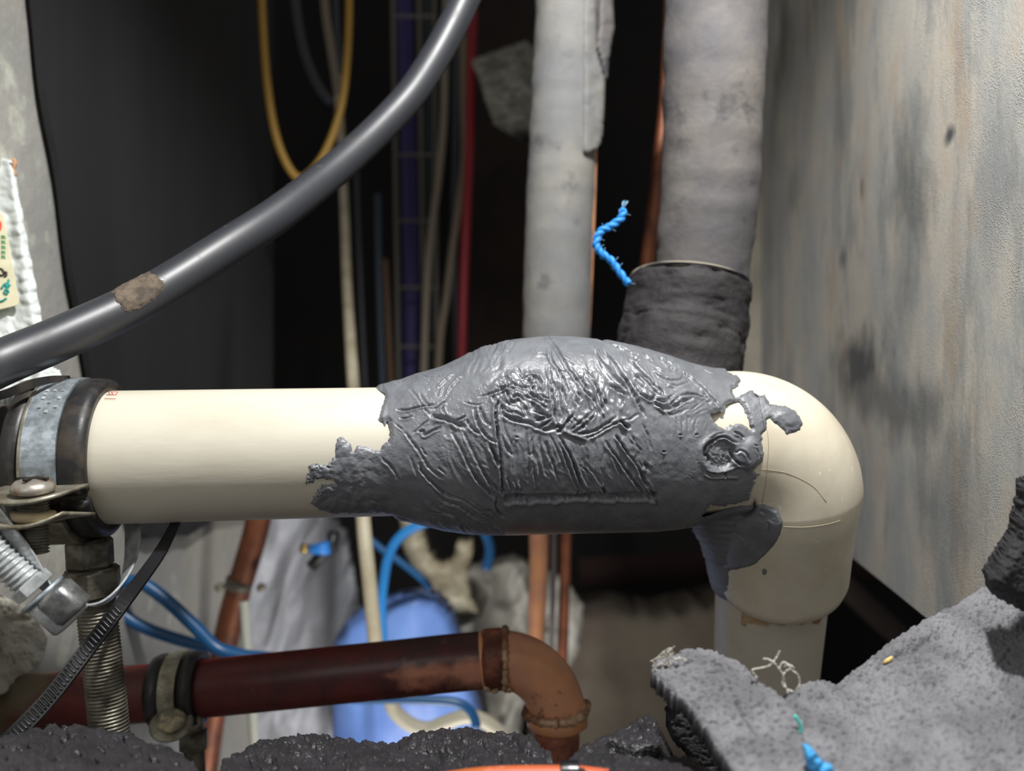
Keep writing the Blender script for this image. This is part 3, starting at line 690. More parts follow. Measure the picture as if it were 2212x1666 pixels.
 ('D', [(200, 290), (300, 400), (400, 500), (500, 590), (580, 680), (630, 740)], 2.4, 5.5), ('D', [(60, 500), (160, 620), (240, 760), (310, 880), (360, 970), (430, 1120)], 3.2, 7), ('D', [(0, 80), (120, 120), (200, 180), (300, 240)], 1.6, d2), ('D', [(640, 240), (740, 310), (820, 380)], 2.2, d3), ('D', [(760, 270), (870, 320)], 2, d2),
 ('D', [(920, 380), (1000, 450), (1010, 520), (930, 590), (800, 590), (700, 540)], 2, d2), ('D', [(820, 380), (890, 430), (880, 490)], 2, -d2), ('D', [(570, 450), (680, 540), (760, 570)], 2, -d2), ('D', [(600, 400), (700, 440), (860, 470)], 2, -d1), ('D', [(420, 210), (520, 270), (560, 280)], 2, -d2), ('D', [(780, 610), (880, 670), (960, 660), (1100, 610)], 2, d2), ('D', [(940, 390), (1040, 490), (1180, 600)], 2, -d2),
 ('D', [(1180, 600), (1280, 680), (1380, 780), (1460, 870), (1540, 980), (1620, 1060)], 2, d3), ('D', [(1140, 370), (1280, 410), (1360, 460), (1440, 500)], 1.6, d2), ('D', [(540, 890), (640, 960), (720, 1000), (800, 1000), (900, 960), (1000, 900), (1120, 870)], 2.6, 5.5), ('D', [(560, 870), (660, 890), (760, 890), (830, 820)], 2.4, 5),
 ('D', [(780, 940), (860, 860), (920, 800)], 2.2, -d2), ('D', [(820, 960), (900, 940), (1000, 870)], 2, d2), ('D', [(960, 810), (1060, 790), (1200, 800), (1350, 850)], 2.2, d3), ('D', [(640, 960), (700, 1020), (770, 1060)], 2.2, d3), ('D', [(260, 640), (320, 740), (380, 800), (520, 880)], 2.4, d3), ('D', [(390, 780), (450, 840), (520, 860), (600, 810)], 3, 6),
 ('D', [(620, 690), (680, 740), (700, 800)], 2.2, d3), ('D', [(80, 1200), (130, 1240), (180, 1280)], 3, 7), ('D', [(60, 1190), (200, 1160), (330, 1080)], 2, d2), ('D', [(900, 1130), (920, 1350)], 2, d1), ('D', [(980, 1130), (1000, 1320)], 2, d1), ('D', [(1070, 1110), (1080, 1330)], 2, d1), ('D', [(1180, 1180), (1180, 1360)], 2, d1),
 ('D', [(400, 1230), (470, 1400), (520, 1600)], 2.2, d2), ('D', [(240, 1400), (300, 1520), (380, 1620)], 2, d2), ('D', [(0, 1400), (90, 1530), (170, 1666)], 2.2, d3), ('D', [(930, 1390), (980, 1388)], 1.4, d3), ('D', [(1180, 1395), (1230, 1385)], 1.4, d3), ('D', [(280, 300), (340, 305)], 2, d3), ('D', [(240, 205), (340, 225)], 2, d3), ('D', [(700, 1630), (740, 1638)], 1.5, d3),
 ('D', [(1350, 1100), (1400, 1060), (1470, 1040)], 1.8, d3), ('D', [(1300, 780), (1350, 850), (1400, 940)], 2, d2), ('D', [(290, 520), (380, 600), (430, 660)], 2.2, d3), ('D', [(350, 520), (480, 640), (600, 780)], 2.4, d3),
 ('E', [(1130, 280), (1150, 210), (1220, 150), (1300, 100), (1400, 90), (1480, 130), (1560, 160)], 2.6, 6), ('E', [(1140, 320), (1190, 330), (1200, 400)], 2.6, 6), ('E', [(1480, 260), (1500, 340), (1560, 410), (1640, 440)], 2.6, 7), ('E', [(1380, 330), (1400, 360)], 1.8, d3),
 ('E', [(1140, 560), (1240, 605), (1400, 590), (1560, 600)], 2.8, -d3), ('E', [(1150, 500), (1300, 525), (1450, 490), (1600, 450)], 2.4, -d2), ('E', [(1400, 530), (1430, 620)], 1.6, d3), ('E', [(1530, 280), (1600, 260), (1660, 290), (1700, 380)], 2, d2), ('E', [(1760, 190), (1820, 200)], 1.6, d2), ('E', [(1790, 220), (1850, 330), (1890, 400)], 2, d2),
 ('E', [(1520, 20), (1600, 60), (1640, 100)], 2, d3), ('E', [(1400, 30), (1300, 60), (1200, 110)], 2, d2), ('E', [(600, 270), (630, 275)], 1.5, d3), ('E', [(380, 440), (420, 490)], 4, 8), ('E', [(300, 530), (350, 620), (440, 740)], 2.4, 5), ('E', [(430, 740), (510, 880), (530, 980)], 2, d3),
 ('E', [(150, 1180), (180, 1200)], 2, 5), ('E', [(240, 1220), (330, 1205)], 2, 5), ('E', [(20, 1250), (150, 1150), (240, 1080)], 1.5, d2), ('E', [(100, 1230), (260, 1130), (320, 1110)], 1.5, d1), ('E', [(390, 1190), (480, 1200), (440, 1240), (390, 1230)], 1.5, d1),
 ('E', [(830, 1250), (1000, 1200), (1130, 1110), (1300, 1060)], 2, d2), ('E', [(1020, 1290), (1100, 1300)], 1.6, d2), ('E', [(1030, 1370), (1130, 1400)], 2, d2), ('E', [(1060, 1430), (1200, 1450)], 2, d2), ('E', [(1380, 1230), (1600, 1330), (1700, 1420)], 2, d1), ('E', [(1700, 1350), (1690, 1500)], 2.5, -d1), ('E', [(1870, 1020), (1930, 1060)], 2, d2), ('E', [(1950, 1180), (2050, 1230)], 2, d1),
]
for s_ in ST: stroke(*s_)
def folds(poly, dx, dy, w, amp, seed, L=7, soft=14):
    global rel
    q = sstep(0, soft, sdf(GX, GY, poly))
    l = math.hypot(dx, dy); dx /= l; dy /= l
    a = GX * dx + GY * dy; b = -GX * dy + GY * dx
    wq = fbm(GX / (w * 3), GY / (w * 3), seed + 9, 2) * .9
    n_ = fbm(b / w + wq, a / (w * L) + wq * .3, seed, 3)
    rel = rel + q * amp * (1 - 2 * np.abs(n_)) * .9
folds([(1085, 925), (1220, 950), (1390, 930), (1415, 1062), (1090, 1062)], .22, 1, 12, 2.2, 60, 9)
folds([(1040, 850), (1090, 800), (1200, 800), (1290, 800), (1350, 850), (1370, 900), (1300, 935), (1180, 925), (1070, 905)], .3, 1, 13, 2.6, 61, 3)
folds([(1040, 830), (1120, 790), (1180, 830), (1190, 915), (1100, 910), (1060, 890)], 1, .5, 10, 2.2, 69, 3)
folds([(1230, 760), (1400, 760), (1430, 850), (1340, 900), (1250, 850)], .5, 1, 14, 1.8, 62, 7)
folds([(960, 900), (1080, 910), (1085, 1080), (1000, 1060), (930, 980)], .5, 1, 15, 1.4, 63, 6)
folds([(880, 1070), (1080, 1080), (1090, 1150), (950, 1145), (880, 1110)], 1, .75, 7, 1.3, 64, 7)
folds([(1400, 890), (1540, 900), (1540, 1000), (1400, 1010)], .15, 1, 10, .9, 65, 7)
folds([(1000, 735), (1110, 730), (1100, 810), (990, 820)], -.35, 1, 12, 1.2, 66, 7)
folds([(1400, 850), (1530, 850), (1550, 905), (1420, 905)], 1, -.3, 9, 2.0, 67, 4)
folds([(1390, 760), (1500, 790), (1520, 860), (1410, 850)], 1, .5, 12, 1.1, 68, 5)
# crater and thumb-pressed mound by the elbow
cd = np.sqrt(((GX - 1551) / 1.1) ** 2 + (GY - 980) ** 2)
rel += -4.0 * sstep(34, 27, cd) + 1.2 * sstep(34, 27, cd) * fbm(GX / 4, GY / 4, 71, 3) + 2.5 * np.exp(-((cd - 37) / 6) ** 2)
md = np.sqrt(((GX - 1622) / 28) ** 2 + ((GY - 983) / 38) ** 2)
rel += 6 * sstep(1.15, .5, md)
md = np.sqrt(((GX - 1700) / 36) ** 2 + ((GY - 905) / 22) ** 2); rel += 3.5 * sstep(1.15, .4, md)
# recessed strip with torn lip along its upper edge
inx = sstep(1086, 1094, GX) * sstep(1420, 1413, GX)
topl = 1066 + fbm(GX / 30, GX * 0, 81, 2) * 2 - 4 * sstep(1150, 1300, GX)
lipy = 1083 - 7 * sstep(1120, 1260, GX) + fbm(GX / 9, GX * 0, 83, 3) * 3.2
rel += inx * (-9 * sstep(topl - 1, topl + 3, GY) * sstep(lipy + 1, lipy - 3, GY) + 2.2 * np.exp(-((GY - lipy - 5) / 4.5) ** 2) - 1.5 * sstep(lipy + 10, lipy + 18, GY))
smoothz = inx * sstep(lipy + 4, lipy + 12, GY)
rel = rel * (1 - .75 * smoothz)
# pinholes and grain
wp_ = worley(GX / 9, GY / 9, 91); ph = (hash2(np.floor(GX / 9), np.floor(GY / 9), 5) > .0) * sstep(.16, .04, wp_)
gate = sstep(.1, .5, fbm(GX / 60, GY / 60, 95, 2))
rel += -1.6 * ph * gate * (1 - smoothz)
rel += .55 * fbm(GX / 14, GY / 14, 97, 4) * (1 - smoothz)
bulk = sstep(4, 22, MS)
H = H + 1.38 * rel * np.clip(bulk * 1.1, 0, 1)
def samp(A, px, py):
    x = np.clip(px - RX0, 0, RW - 1.01); y = np.clip(py - RY0, 0, RH - 1.01); i = x.astype(int); j = y.astype(int); fx = x - i; fy = y - j
    return (A[i, j] * (1 - fx) + A[i + 1, j] * fx) * (1 - fy) + (A[i, j + 1] * (1 - fx) + A[i + 1, j + 1] * fx) * fy
Tx, Ty = zip(*[(620, 839.5), (780, 838), (830, 832), (870, 823), (900, 812), (960, 795), (1000, 775), (1050, 752), (1110, 738), (1180, 731), (1250, 732), (1320, 740), (1380, 753), (1440, 771), (1490, 788), (1540, 799), (1600, 802)])
Bx, By = zip(*[(620, 1118.5), (780, 1115.5), (840, 1112), (900, 1127), (960, 1142), (1020, 1149), (1100, 1150), (1200, 1147), (1300, 1145), (1400, 1143), (1470, 1136), (1520, 1118), (1560, 1113), (1600, 1112)])
uu = np.arange(600, 1610, 1.0)
def smoothed(xs, ys, w=14):
    v = np.interp(uu, xs, ys); k = np.exp(-(np.arange(-3 * w, 3 * w + 1) / w) ** 2); k /= k.sum(); vp = np.pad(v, 3 * w, mode='edge'); return np.convolve(vp, k, 'valid')
Ts, Bs = smoothed(Tx, Ty), smoothed(Bx, By)
def pr(u):
    t = float(np.interp(u, uu, Ts)); b = float(np.interp(u, uu, Bs))
    r = (b - t) / 2; c = (b + t) / 2
    if u < 850:
        k = max(0, (u - 790) / 60); r = max(r * k + (1 - k) * prd(u), prd(u)); c = c * k + (1 - k) * pcy(u)
    return c, r, axD(u)
ppath, prad, pan = path_full(640, 1.7, 226, pr)
front = np.concatenate([np.linspace(-1.85, 1.85, 420), np.linspace(1.85, 2 * math.pi - 1.85, 70)[1:-1]])
PV, PN = sweep(ppath, prad, front, fix=(pan == 0)); PV = clamp_arc(ppath, PV, pan)
puttyroot = empty('repair_putty', P(1200, 940, .272), 'lumpy grey repair putty moulded around the cream pipe and elbow', 'putty')
def ph_(px, py): return samp(MS, px, py) > 0.3, samp(H, px, py)
glossp = sstep(0, 40, sdf(GX, GY, [(1010, 860), (1070, 790), (1250, 770), (1420, 790), (1500, 840), (1440, 900), (1330, 925), (1250, 960), (1110, 960), (1050, 980), (1000, 930)])) * (.55 + .5 * fbm(GX / 20, GY / 20, 99, 3))
glossp = np.clip(np.maximum(glossp, smoothz * .9), 0, 1)
patch(PV, PN, ph_, S, 'putty_skin', m_putty, puttyroot, {'gloss': lambda px, py: samp(glossp, px, py)})
# web of putty filling the inside of the bend
rows = [(1062, 1520), (1080, 1490), (1092, 1474), (1105, 1464), (1118, 1476), (1132, 1487), (1146, 1497), (1160, 1505), (1176, 1513), (1192, 1519), (1210, 1524), (1230, 1529), (1250, 1534), (1270, 1539), (1284, 1548)]
Vw = []; sgw = 72
for k, (yy, xl) in enumerate(smooth_pts(rows, 4)):
    cxx = 1640 - (yy - 1105) * .02; rx = cxx - xl; D0 = De + .004 + .00012 * max(0, yy - 1065)
    rd = 118 + 4 * min(1, (yy - 1105) / 60)
    for j in range(sgw):
        th = 2 * math.pi * j / sgw
        fr = 1 + .02 * float(fbm(np.array([yy / 12.]), np.array([math.cos(th) * 3]), 5)[0]) + .012 * math.sin(yy * .45 + th * 2) * (1 if yy < 1215 else .2)
        Vw.append(P(cxx - rx * fr * math.cos(th), yy, D0) + Vector((0, -rd * fr * D0 / F * math.sin(th), 0)))
nr = len(smooth_pts(rows, 4))
Fw = [(i * sgw + j, i * sgw + (j + 1) % sgw, (i + 1) * sgw + (j + 1) % sgw, (i + 1) * sgw + j) for i in range(nr - 1) for j in range(sgw)]
mk('putty_web', Vw, Fw, m_putty, puttyroot)

# ------------------------------------------------------------------ left pipe clamp with rubber liner
def axis_pt(x):   # pipe axis point at world x
    lo, hi = -400.0, 1600.0
    for _ in range(40):
        mid = (lo + hi) / 2
        if P(mid, pcy(mid), axD(mid)).x < x: lo = mid
        else: hi = mid
    return P(lo, pcy(lo), axD(lo))
clampr = empty('pipe_clamp', axis_pt(-.132), 'zinc pipe clamp with black rubber liner around the cream pipe', 'clamp')
adir = (axis_pt(-.120) - axis_pt(-.145)).normalized()
c0 = axis_pt(-.1478)
def arc_lathe(prof, base, d, a0, a1, seg, name, mat, parent, smooth=True):
    """closed profile revolved over part of a turn; angle 0 = toward the camera, positive = down"""
    d = Vector(d).normalized(); a = (Vector((0, -1, 0)) - d * Vector((0, -1, 0)).dot(d)).normalized(); b = Vector((0, 0, -1)); b = (b - d * b.dot(d)).normalized()
    V = []; n = len(prof)
    for k in range(seg + 1):
        th = math.radians(a0 + (a1 - a0) * k / seg)
        for (r, h) in prof: V.append(Vector(base) + d * h + a * r * math.cos(th) + b * r * math.sin(th))
    Fc = [(k * n + i, k * n + (i + 1) % n, (k + 1) * n + (i + 1) % n, (k + 1) * n + i) for k in range(seg) for i in range(n)]
    Fc += [tuple(range(n))[::-1], tuple(seg * n + i for i in range(n))]
    return mk(name, V, Fc, mat, parent, smooth)
Rp = .02085
lin_prof = [(Rp, 0), (Rp + .0022, 0), (Rp + .0036, .0008), (Rp + .0038, .004), (Rp + .0032, .0052), (Rp + .0024, .0056), (Rp + .0024, .0152), (Rp + .0034, .0158), (Rp + .0039, .0165), (Rp + .0038, .0205), (Rp + .0036, .0222), (Rp + .0026, .0228), (Rp + .0022, .0232), (Rp, .0230)]
arc_lathe(lin_prof, c0, adir, -332, 22, 90, 'rubber_liner', m_rubber, clampr)
arc_lathe([(Rp, .001), (Rp + .0020, .001), (Rp + .0024, .004), (Rp + .0024, .019), (Rp + .0012, .0222), (Rp, .0222)], c0, adir, 20, 32, 6, 'liner_end', m_rubdirt, clampr)
bw0, bw1 = .0062, .0158
arc_lathe([(Rp + .0026, bw0), (Rp + .0042, bw0), (Rp + .0042, bw1), (Rp + .0026, bw1)], c0, adir, -322, 20, 90, 'steel_band', m_steel, clampr, False)
arc_lathe([(Rp + .0043, bw0 - .0006), (Rp + .0046, bw0 - .0003), (Rp + .0046, bw0 + .0002), (Rp + .0042, bw0 + .0002)], c0, adir, -322, 20, 90, 'band_edge', m_oldzinc, clampr, False)
# stamped dashes on the band, near its top
for (a_, h_) in ((-58, .009), (-58, .0112), (-58, .0134), (-54, .009), (-50, .009), (-50, .0134), (-46, .0112), (-42, .009), (-42, .0134), (-38, .0112)):
    arc_lathe([(Rp + .0042, h_), (Rp + .0045, h_ + .0001), (Rp + .0045, h_ + .0009), (Rp + .0042, h_ + .001)], c0, adir, a_, a_ + 2.2, 2, 'stamped_mark', m_chrome, clampr, False)
def ear(name, zt, tilt, px0, px1, yb, yf, mat, nose):
    """curved flange: plate along x, projecting toward the camera"""
    xa, xb = px0, px1; V = []; nx, ny = 16, 6; th = .0011
    for lay in (0, 1):
        for i in range(nx + 1):
            u = i / nx
            for j in range(ny + 1):
                v = j / ny
                x = xa + (xb - xa) * u
                inset = (.0035 * (max(0, u - .7) / .3) ** 2 + .003 * (max(0, .25 - u) / .25) ** 2)
                y = yb + (yf + inset - yb) * v
                z = zt - tilt * v + .0011 * nose * (2 * u - 1) ** 2 * v - lay * th
                V.append((x, y, z))
    n1 = (nx + 1) * (ny + 1); Fc = []
    g = lambda i, j, l: l * n1 + i * (ny + 1) + j
    for i in range(nx):
        for j in range(ny):
            Fc.append((g(i, j, 0), g(i, j + 1, 0), g(i + 1, j + 1, 0), g(i + 1, j, 0))); Fc.append((g(i, j, 1), g(i + 1, j, 1), g(i + 1, j + 1, 1), g(i, j + 1, 1)))
    for i in range(nx):
        Fc.append((g(i, ny, 0), g(i, ny, 1), g(i + 1, ny, 1), g(i + 1, ny, 0))); Fc.append((g(i, 0, 0), g(i + 1, 0, 0), g(i + 1, 0, 1), g(i, 0, 1)))
    for j in range(ny):
        Fc.append((g(0, j, 0), g(0, j, 1), g(0, j + 1, 1), g(0, j + 1, 0))); Fc.append((g(nx, j, 0), g(nx, j + 1, 0), g(nx, j + 1, 1), g(nx, j, 1)))
    return mk(name, V, Fc, mat, clampr)
ear('clamp_ear', -.0280, .0026, -.1425, -.1212, .2385, .2190, m_oldzinc, 1.6)
ear('clamp_ear', -.0365, .0004, -.1425, -.1200, .2400, .2190, m_oldzinc, 3.0)
sx, sy = -.1300, .2262
mb = MB()
V_, F_ = lathe([(.0050, 0), (.0056, .0006), (.0054, .0018), (.0044, .0029), (.0028, .0035), (.0008, .0037)], (sx, sy, -.0288), (.05, -.16, 1), 32)
mb.add(V_, F_); hd = mb.build('screw_head', M('worn_screw', (158, 152, 144), .4, .6, col2=(136, 108, 88), ns=260, thr=(.5, .65), bump=.4, bs=700, bdist=.0002), clampr)
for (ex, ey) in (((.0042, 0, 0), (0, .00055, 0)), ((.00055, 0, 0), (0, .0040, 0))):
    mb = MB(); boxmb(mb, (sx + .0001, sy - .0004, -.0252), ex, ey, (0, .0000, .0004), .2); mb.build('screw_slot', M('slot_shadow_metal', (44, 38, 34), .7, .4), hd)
V_, F_ = thread((sx, sy, -.0455), (sx, sy, -.0300), .0041, .00085, .0007); mk('screw_thread', V_, F_, m_dullsteel, clampr)
V_, F_ = lathe([(.0052, 0), (.0058, .0008), (.0055, .0022), (.0040, .0026)], (sx, sy, -.0366), (.05, 0, 1), 24); mk('washer', V_, F_, M('tan_washer', (160, 146, 118), .6, .3), clampr)
mb = MB(); 
arc_lathe([(Rp + .0022, .005), (Rp + .0056, .005), (Rp + .0056, .0158), (Rp + .0022, .0158)], c0, adir, 40, 110, 24, 'lower_band', m_oldzinc, clampr, False)
# strap passing over the top of the clamp
ribbon('black_strap', [P(-40, 862, .236), P(10, 852, .236), (P(60, 832, .240)), P(110, 820, .247), P(150, 817, .256)], [(0, .3, -1)] * 5, [.0012, .0013, .0014, .0011, .0008], .0006, m_rubber, None)
o = bpy.data.objects['black_strap']; o.name = 'strap'; tag(o, 'thin black strap lying over the top of the left pipe clamp', 'strap')

# threaded rod and nuts
rod = empty('threaded_rod', P(200, 1300, .262), 'vertical threaded steel rod with hex nuts under the pipe clamp', 'rod')
V_, F_ = thread(P(250, 1700, .262), P(203, 1262, .262), .00600, .00112, .00055); mk('rod_thread', V_, F_, m_dullsteel, rod)
mb = MB(); hexnut(mb, P(200, 1292, .2605), P(196, 1225, .2605) - P(200, 1292, .2605), .00905, .0094, .35); mb.build('lock_nut', m_dullsteel, rod, False)
mb = MB(); hexnut(mb, P(196, 1229, .2605), P(192, 1150, .2605) - P(196, 1229, .2605), .0070, .0095, .18); mb.build('coupling_nut', m_dullsteel, rod, False)

# worm-drive hose clamp hanging loose
hc = empty('hose_clamp', P(130, 1290, .232), 'shiny worm-drive hose clamp hanging loose beside the threaded rod', 'clamp')
pts = [(283, 1100, .268), (287, 1150, .262), (282, 1210, .256), (262, 1262, .248), (232, 1296, .240), (195, 1308, .234), (150, 1300, .230), (108, 1270, .226), (60, 1215, .223), (20, 1165, .222), (-30, 1095, .224)]
wv = [(1, -.35, -.02), (1, -.35, .05), (.9, -.5, .35), (.5, -.8, .3), (.15, -1, .25), (0, -1, .3), (-.1, -1, .35), (.2, -.6, .7), (.5, -.35, .7), (.6, -.3, .6), (.6, -.3, .5)]
ribbon('band', [P(*p) for p in pts], wv, [.0032, .0031, .0031, .0030, .0028, .0028, .0032, .0040, .0042, .0042, .0042], .0007, m_chrome, hc)
hdx = (P(150, 1322, .224) - P(30, 1215, .220)).normalized()
up = Vector((.62, -.1, .75)); up = (up - hdx * up.dot(hdx)).normalized(); sd3 = hdx.cross(up)
# housing barrel, rounded underneath
V_, F_ = lathe([(.0046, 0), (.0056, .0004), (.0056, .0100), (.0050, .0106), (.0036, .0108)], P(92, 1284, .2235), hdx, 28); mk('housing', V_, F_, m_chrome, hc)
V_, F_ = lathe([(.0060, 0), (.0064, .0003), (.0064, .0010), (.0058, .0013)], P(88, 1281, .2235), hdx, 28); mk('collar', V_, F_, m_steel, hc)
V_, F_ = lathe([(.0046, 0), (.0053, .0005), (.0053, .0032), (.0040, .0034)], P(58, 1256, .2225), hdx, 6); mk('screw_head', V_, F_, m_chrome, hc, False)
V_, F_ = thread(P(58, 1256, .2225) - hdx * .016, P(58, 1256, .2225), .0044, .0016, .0009); mk('worm_screw', V_, F_, m_chrome, hc)
mb = MB(); boxmb(mb, P(138, 1300, .2215), hdx * .0044, up * .0042, sd3 * .0040, .25); mb.build('housing_tab', M('scuffed_steel', (120, 122, 124), .4, .8, col2=(170, 172, 172), ns=200, bump=.4, bs=500), hc)

# cable tie
ct = empty('cable_tie', P(200, 1380, .235), 'black ribbed cable tie strap slanting down past the threaded rod', 'cable tie')
tp = [(392, 1105, .262), (372, 1145, .258), (345, 1195, .252), (300, 1258, .246), (245, 1330, .240), (180, 1415, .234), (110, 1505, .229), (40, 1580, .225), (-40, 1660, .222)]
tw = [(1, -.5, -.3)] * 2 + [(.85, -.4, -.5)] * 2 + [(.8, -.25, -.6)] * 5
ribbon('strap', [P(*p) for p in tp], tw, [.0016, .0018, .0021, .0022, .0023, .0024, .0024, .0025, .0025], .0011, m_tie, ct)
sp = smooth_pts([tuple(P(*p)) for p in tp], 40); swv = smooth_pts(tw, 40); acc = 0; mb = MB(); last = None; nt = 0
for k in range(40 * 3 + 30, len(sp) - 1):
    q = Vector(sp[k]); 
    if last is None: last = q
    if (q - last).length > .00108:
        last = q; t = (Vector(sp[k + 1]) - q).normalized(); w = Vector(swv[k]).normalized(); n = t.cross(w).normalized()
        if n.y > 0: n = -n
        boxmb(mb, q + n * .0006, w * .0017, t * .00033, n * .00038, .3)
mb.build('ratchet_teeth', m_tie, ct)['kind'] = 'stuff'

# ------------------------------------------------------------------ black hose
hp = [(-90, 828, .228, 52), (0, 785, .24, 50), (150, 722, .254, 47), (320, 640, .272, 44), (500, 528, .295, 40.5), (600, 463, .312, 38), (695, 390, .332, 36), (770, 325, .346, 34.8), (835, 262, .356, 33.8), (890, 200, .363, 33), (935, 132, .369, 32.5), (975, 60, .373, 32.2), (1008, -10, .376, 32), (1050, -110, .38, 31.5)]
hose = empty('black_hose', P(500, 528, .295), 'thick glossy black hose curving up across the picture to the ceiling', 'hose')
hose.name = 'hose'
hpath = [tuple(P(p[0], p[1], p[2])) for p in hp]
tube('hose_tube', hpath, 12.0 / F, m_hose, hose, 48, sm=10)
hpf = np.array(smooth_pts(hpath, 60)); HV, HN = sweep(hpf, 12.0 / F, np.linspace(-1.7, 1.7, 90))
dpoly = [(240, 632), (262, 612), (300, 592), (325, 588), (345, 598), (358, 618), (345, 640), (320, 655), (300, 668), (275, 676), (262, 668), (248, 650)]
def dm(px, py):
    s = sdf(px, py, dpoly) + fbm(px / 6, py / 6, 12, 3) * 4
    return s > 0, .2 + 2.0 * sstep(0, 8, s) + .8 * fbm(px / 4, py / 4, 3, 3)
patch(HV, HN, dm, S, 'dirt_patch', m_hosedirt, hose, wrap=False)['label'] = 'brown patch of dried dirt'
def lint(px, py):
    c = np.interp(px, [p[0] for p in hp], [p[1] for p in hp]); r = np.interp(px, [p[0] for p in hp], [p[3] for p in hp])
    return (fbm(px / 5, py / 5, 5, 3) > .55) & (py < c - r * .55) & (px > 330) & (px < 720), 1.0 + 1.2 * fbm(px / 3, py / 3, 6)
patch(HV, HN, lint, S, 'lint', m_rubdirt, hose, wrap=False)['kind'] = 'stuff'

# dark stub of pipe left of the clamp
o = pxtube('pipe_stub', [(-160, 945, .262), (-40, 945, .262), (22, 944, .262)], [70, 70, 70], .243, m_rubdirt, None, 24)
tag(o, 'short dark dusty pipe stub at the left of the clamp', 'pipe')

# ------------------------------------------------------------------ white wrapped block with label
wb = empty('wrapped_block', P(0, 550, .31), 'white ribbed plaster-wrapped block with a cream label on the left wall', 'block')
bpoly = [(-160, 335), (0, 341), (26, 345), (34, 370), (38, 400), (42, 430), (50, 458), (52, 485), (60, 512), (62, 540), (70, 566), (72, 590), (79, 615), (81, 640), (88, 665), (90, 690), (98, 720), (110, 790), (130, 800), (136, 822), (100, 840), (-160, 900)]
def bh(X, Y):
    ex = np.interp(Y, [335, 840], [28, 100]); d = ex - X
    rows = np.abs(np.sin((Y + X * .15) / 8.2))
    return .0011 * worley((X - ex) / 26, Y / 25, 3) * -1.3 + .0008 * rows * sstep(60, 0, d) + .0003 * fbm(X / 8, Y / 8, 2) + .0022 * np.exp(-((d - 10) / 14) ** 2)
slab('block_body', bpoly, lambda X, Y: .298 + .00007 * (850 - Y), bh, 3, (-.012, .02, -.01), m_white, wb, rnd=14, rh=.002)
prism('paper_label', [(-160, 452), (2, 460), (6, 465), (39, 652), (37, 659), (0, 668), (-160, 690)], lambda X, Y: .2945 + .00007 * (850 - Y), (0, .0008, 0), m_label, wb)
slab('bent_corner', [(20, 343), (33, 342), (35, 352), (31, 366), (36, 380), (31, 378), (27, 362), (28, 350)], lambda X, Y: .330 + 0 * X, lambda X, Y: 0 * X, 1.5, (0, .0008, 0), M('orange_edge', (206, 150, 110), .7), wb)
def ink(strokes, mat, w, name):
    mb = MB()
    for s in strokes:
        V_, F_ = tubemesh([tuple(P(x, y, .2941 + .00007 * (850 - y))) for x, y in smooth_pts(s, 4)], w, 6); mb.add(V_, F_)
    return mb.build(name, mat, wb)
ink([[(-7, 478), (-1, 478), (2, 487), (-1, 497), (-8, 499)], [(-12, 478), (-12, 499)]], m_redink, .00035, 'red_letter')
for yy in (509, 520, 531, 542, 552):
    ink([[(3, yy), (10, yy + 1)], [(3, yy), (4, yy + 7)], [(7, yy + 1), (7, yy + 6)], [(10, yy + 1), (11, yy + 7)]], m_greenink, .00016, 'green_letter')
ink([[(-3, 580), (4, 582), (8, 590), (4, 596), (-2, 593)], [(8, 590), (13, 588), (13, 596), (9, 598)]], m_blackink, .0004, 'black_letter')
ink([[(3, 624), (10, 614), (14, 622), (9, 632), (16, 636)], [(19, 604), (15, 622), (22, 615)], [(12, 612), (18, 632)], [(-4, 652), (6, 650), (14, 644)]], m_tealink, .0004, 'teal_mark')

# ------------------------------------------------------------------ upper background: cables, tray, board, block
def cable(name, pts, r, Y, mat, label, cat='cable', group=None, seg=12, **k):
    o = pxtube(name, pts, r, Y, mat, None, seg, **k); return tag(o, label, cat, group)
cable('cable', [(562, -80), (568, 60), (576, 170), (592, 275), (615, 345), (645, 384), (680, 362), (712, 308), (738, 225), (750, 120), (754, 0), (750, -80)], 9, .62, m_yellow, 'yellow cable hanging in a loop behind the black hose')
cable('cable', [(632, -80), (642, 30), (660, 120), (690, 190), (716, 222)], 9, .78, m_greyc, 'dark grey cable curving towards the yellow loop')
cable('cable', [(696, -80), (704, 30), (716, 110), (730, 200)], 9, .8, m_beige, 'dim beige cable just inside the yellow loop')
cable('cable', [(724, -80), (728, 60), (738, 160)], 6, .82, m_greyc, 'thin dark cable beside the right side of the yellow loop')
cond = [(728, 150, .98), (737, 300, .95), (744, 450, .88), (749, 600, .78), (757, 740, .66), (764, 840, .6), (776, 1000, .54), (786, 1140, .51), (798, 1260, .5), (812, 1400, .5), (822, 1500, .5)]
co = tube('conduit', [P(*p) for p in cond], .0045, m_cream, None, 16, sm=6); tag(co, 'cream plastic conduit running down in front of the blue plastic', 'conduit')
cable('cable', [(768, 300), (775, 500), (783, 700), (790, 850)], 5, .95, m_greyc, 'thin grey cable just right of the cream conduit')
cable('cable', [(816, 420), (818, 560), (822, 700), (828, 860)], 7, .95, M('dusty_blue_cable', (58, 72, 88), .5), 'dusty blue-grey cable left of the wire tray')
cable('cable', [(832, 560), (838, 680), (846, 860)], 6, .98, M('brown_cable', (112, 84, 60), .5), 'short brown cable left of the wire tray')
tray = empty('cable_tray', P(900, 400, 1.02), 'wire cable tray standing upright behind the purple cable', 'cable tray')
for (xa, xb) in ((848, 862), (904, 918), (938, 944)):
    pxtube('rail', [(xa, -80), ((xa + xb) / 2, 400), (xb, 870)], 5, 1.0, m_wire, tray, 8)
for yy in (35, 190, 335, 478, 622, 750):
    x0 = 848 + 14 * (yy + 80) / 950
    pxtube('rung', [(x0, yy), (x0 + 92, yy)], 4, 1.0, m_wire, tray, 8)
